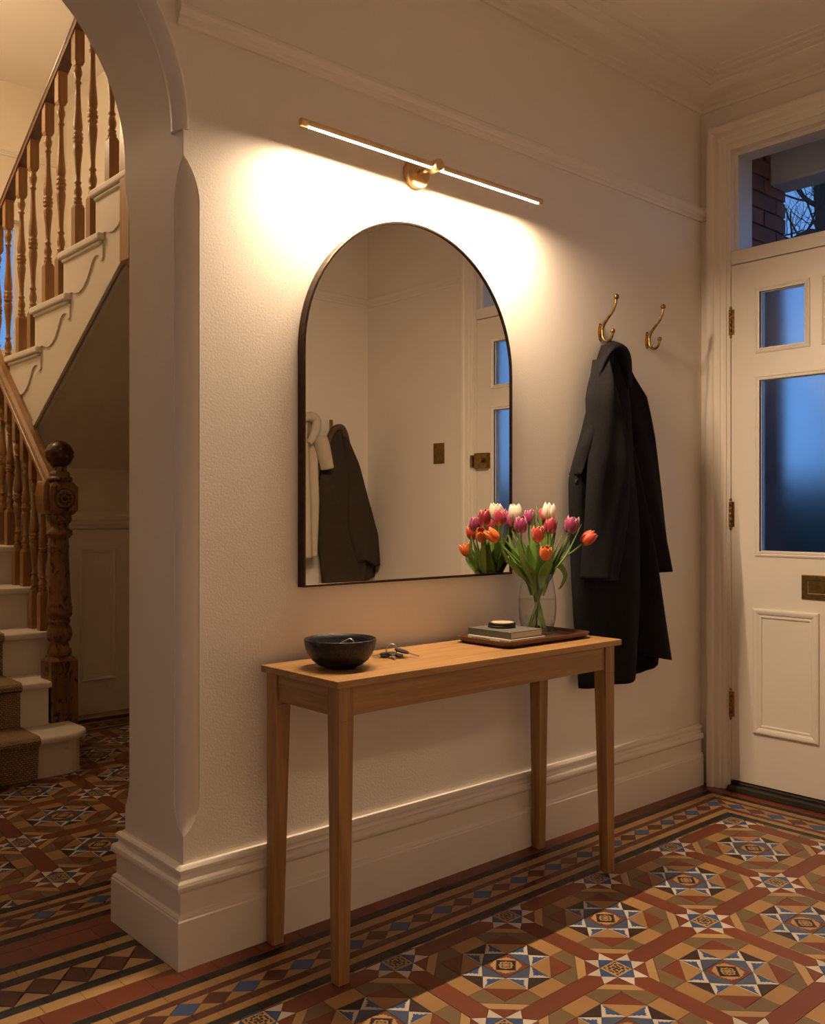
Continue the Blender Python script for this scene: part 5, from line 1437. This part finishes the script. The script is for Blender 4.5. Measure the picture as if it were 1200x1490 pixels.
m = MB(); m.box(4.09, 4.245, -4.0, -.1265, 2.70, 3.35); struct(m.build('trim_11', PORCHW, bevel=.012), 'white painted porch beam')
m = MB(); m.box(DX + .216, 4.245, -4.0, .6, 3.42, 3.55); struct(m.build('ceiling_porch', PORCHW), 'porch ceiling')
# hedge
hg = MB(); rnd = random.Random(3)
nx_, nz_ = 90, 22
rows = []
for i in range(nx_ + 1):
    y = -8 + 16 * i / nx_; prof = []
    for j in range(nz_ + 1):
        a = math.pi * j / nz_; rr_ = 1 + rnd.uniform(-.10, .10)
        prof.append((8.2 + .45 * math.cos(a) * rr_ , y + rnd.uniform(-.06, .06), -.055 + 1.50 * (math.sin(a) ** .5) * (1 + rnd.uniform(-.06, .06))))
    rows.append(prof)
vs = [p for r_ in rows for p in r_]; w = nz_ + 1
hg.add(vs, [(i * w + j, i * w + j + 1, (i + 1) * w + j + 1, (i + 1) * w + j) for i in range(nx_) for j in range(nz_)])
for i in range(5000):
    p = Vector(rnd.choice(vs)); d_ = Vector((rnd.uniform(-1, 1), rnd.uniform(-1, 1), rnd.uniform(-.5, 1))).normalized() * .05; e_ = d_.orthogonal() * .6
    p += Vector((rnd.uniform(-.06, .02), rnd.uniform(-.1, .1), rnd.uniform(-.05, .06))); hg.add([p, p + d_ + e_, p + d_ * 2, p + d_ - e_], [(0, 1, 2, 3)])
tag(hg.build('hedge', HEDGE, recalc=False), 'dark clipped hedge blurred behind the frosted door glass', 'hedge')
# bare tree
tr = thing('bare_tree', (11.6, 2.7, -.06), 'bare winter tree with spreading branches beyond the porch', 'tree')
tk = MB(); br_ = MB(); rnd = random.Random(11)
def grow(p, d, L, r, lvl, mb):
    pts = [p]; rs = [r]; q = p.copy(); dd = d.copy()
    n = 5
    for i in range(n):
        dd = (dd + Vector((rnd.uniform(-.22, .22), rnd.uniform(-.22, .22), rnd.uniform(-.08, .14)))).normalized()
        q = q + dd * L / n; pts.append(q.copy()); rs.append(r * (1 - .45 * (i + 1) / n))
    mb.tube(pts, rs, 6 if lvl < 2 else 4)
    if lvl >= 4: return
    for i in range(rnd.choice((3, 4)) if lvl < 4 else 3):
        k = rnd.randint(2, n); s = Vector((rnd.uniform(-1, 1), rnd.uniform(-1, 1), rnd.uniform(-.15, .8))).normalized()
        grow(pts[k].copy(), (dd * .55 + s * .85).normalized(), L * rnd.uniform(.58, .75), rs[k] * .62, lvl + 1, br_)
def T9(u, v, t=9.5): d_ = ray(u, v); return Vector((d_[0] * t, d_[1] * t - CAM_Y, CAM_H + d_[2] * t))
trunk = [T9(1225, 930), T9(1222, 700), T9(1215, 520), T9(1208, 400), T9(1197, 330), T9(1192, 270), T9(1197, 200), T9(1206, 120), T9(1200, 20)]
trunk[0].z = -.06
tk.tube(crom(trunk, 6), [.11 - .085 * i / 48 for i in range(49)], 10)
limb = crom([T9(1196, 345), T9(1180, 338), T9(1165, 343), T9(1150, 350), T9(1130, 345), T9(1100, 360)], 5)
tk.tube(limb, [.045 - .03 * i / 25 for i in range(26)], 8)
limb2 = crom([T9(1192, 300), T9(1175, 292), T9(1160, 275), T9(1148, 250), T9(1135, 230)], 5)
tk.tube(limb2, [.03 - .02 * i / 20 for i in range(21)], 8)
tr.location = trunk[0]; WLOC[tr.name] = tuple(trunk[0])
for i_, p in enumerate(limb[2::3] + limb2[2::3] + crom(trunk, 6)[20::2]):
    grow(p.copy(), Vector((rnd.uniform(-.6, .6), rnd.uniform(-.9, 1.1), rnd.uniform(-.1, 1))).normalized(), rnd.uniform(.4, .8), .012, 2, br_)
tk.build('trunk', BARK, tr, recalc=False); o = br_.build('branches', BARK, tr, recalc=False); o['kind'] = 'stuff'
print('objects', len(bpy.data.objects))
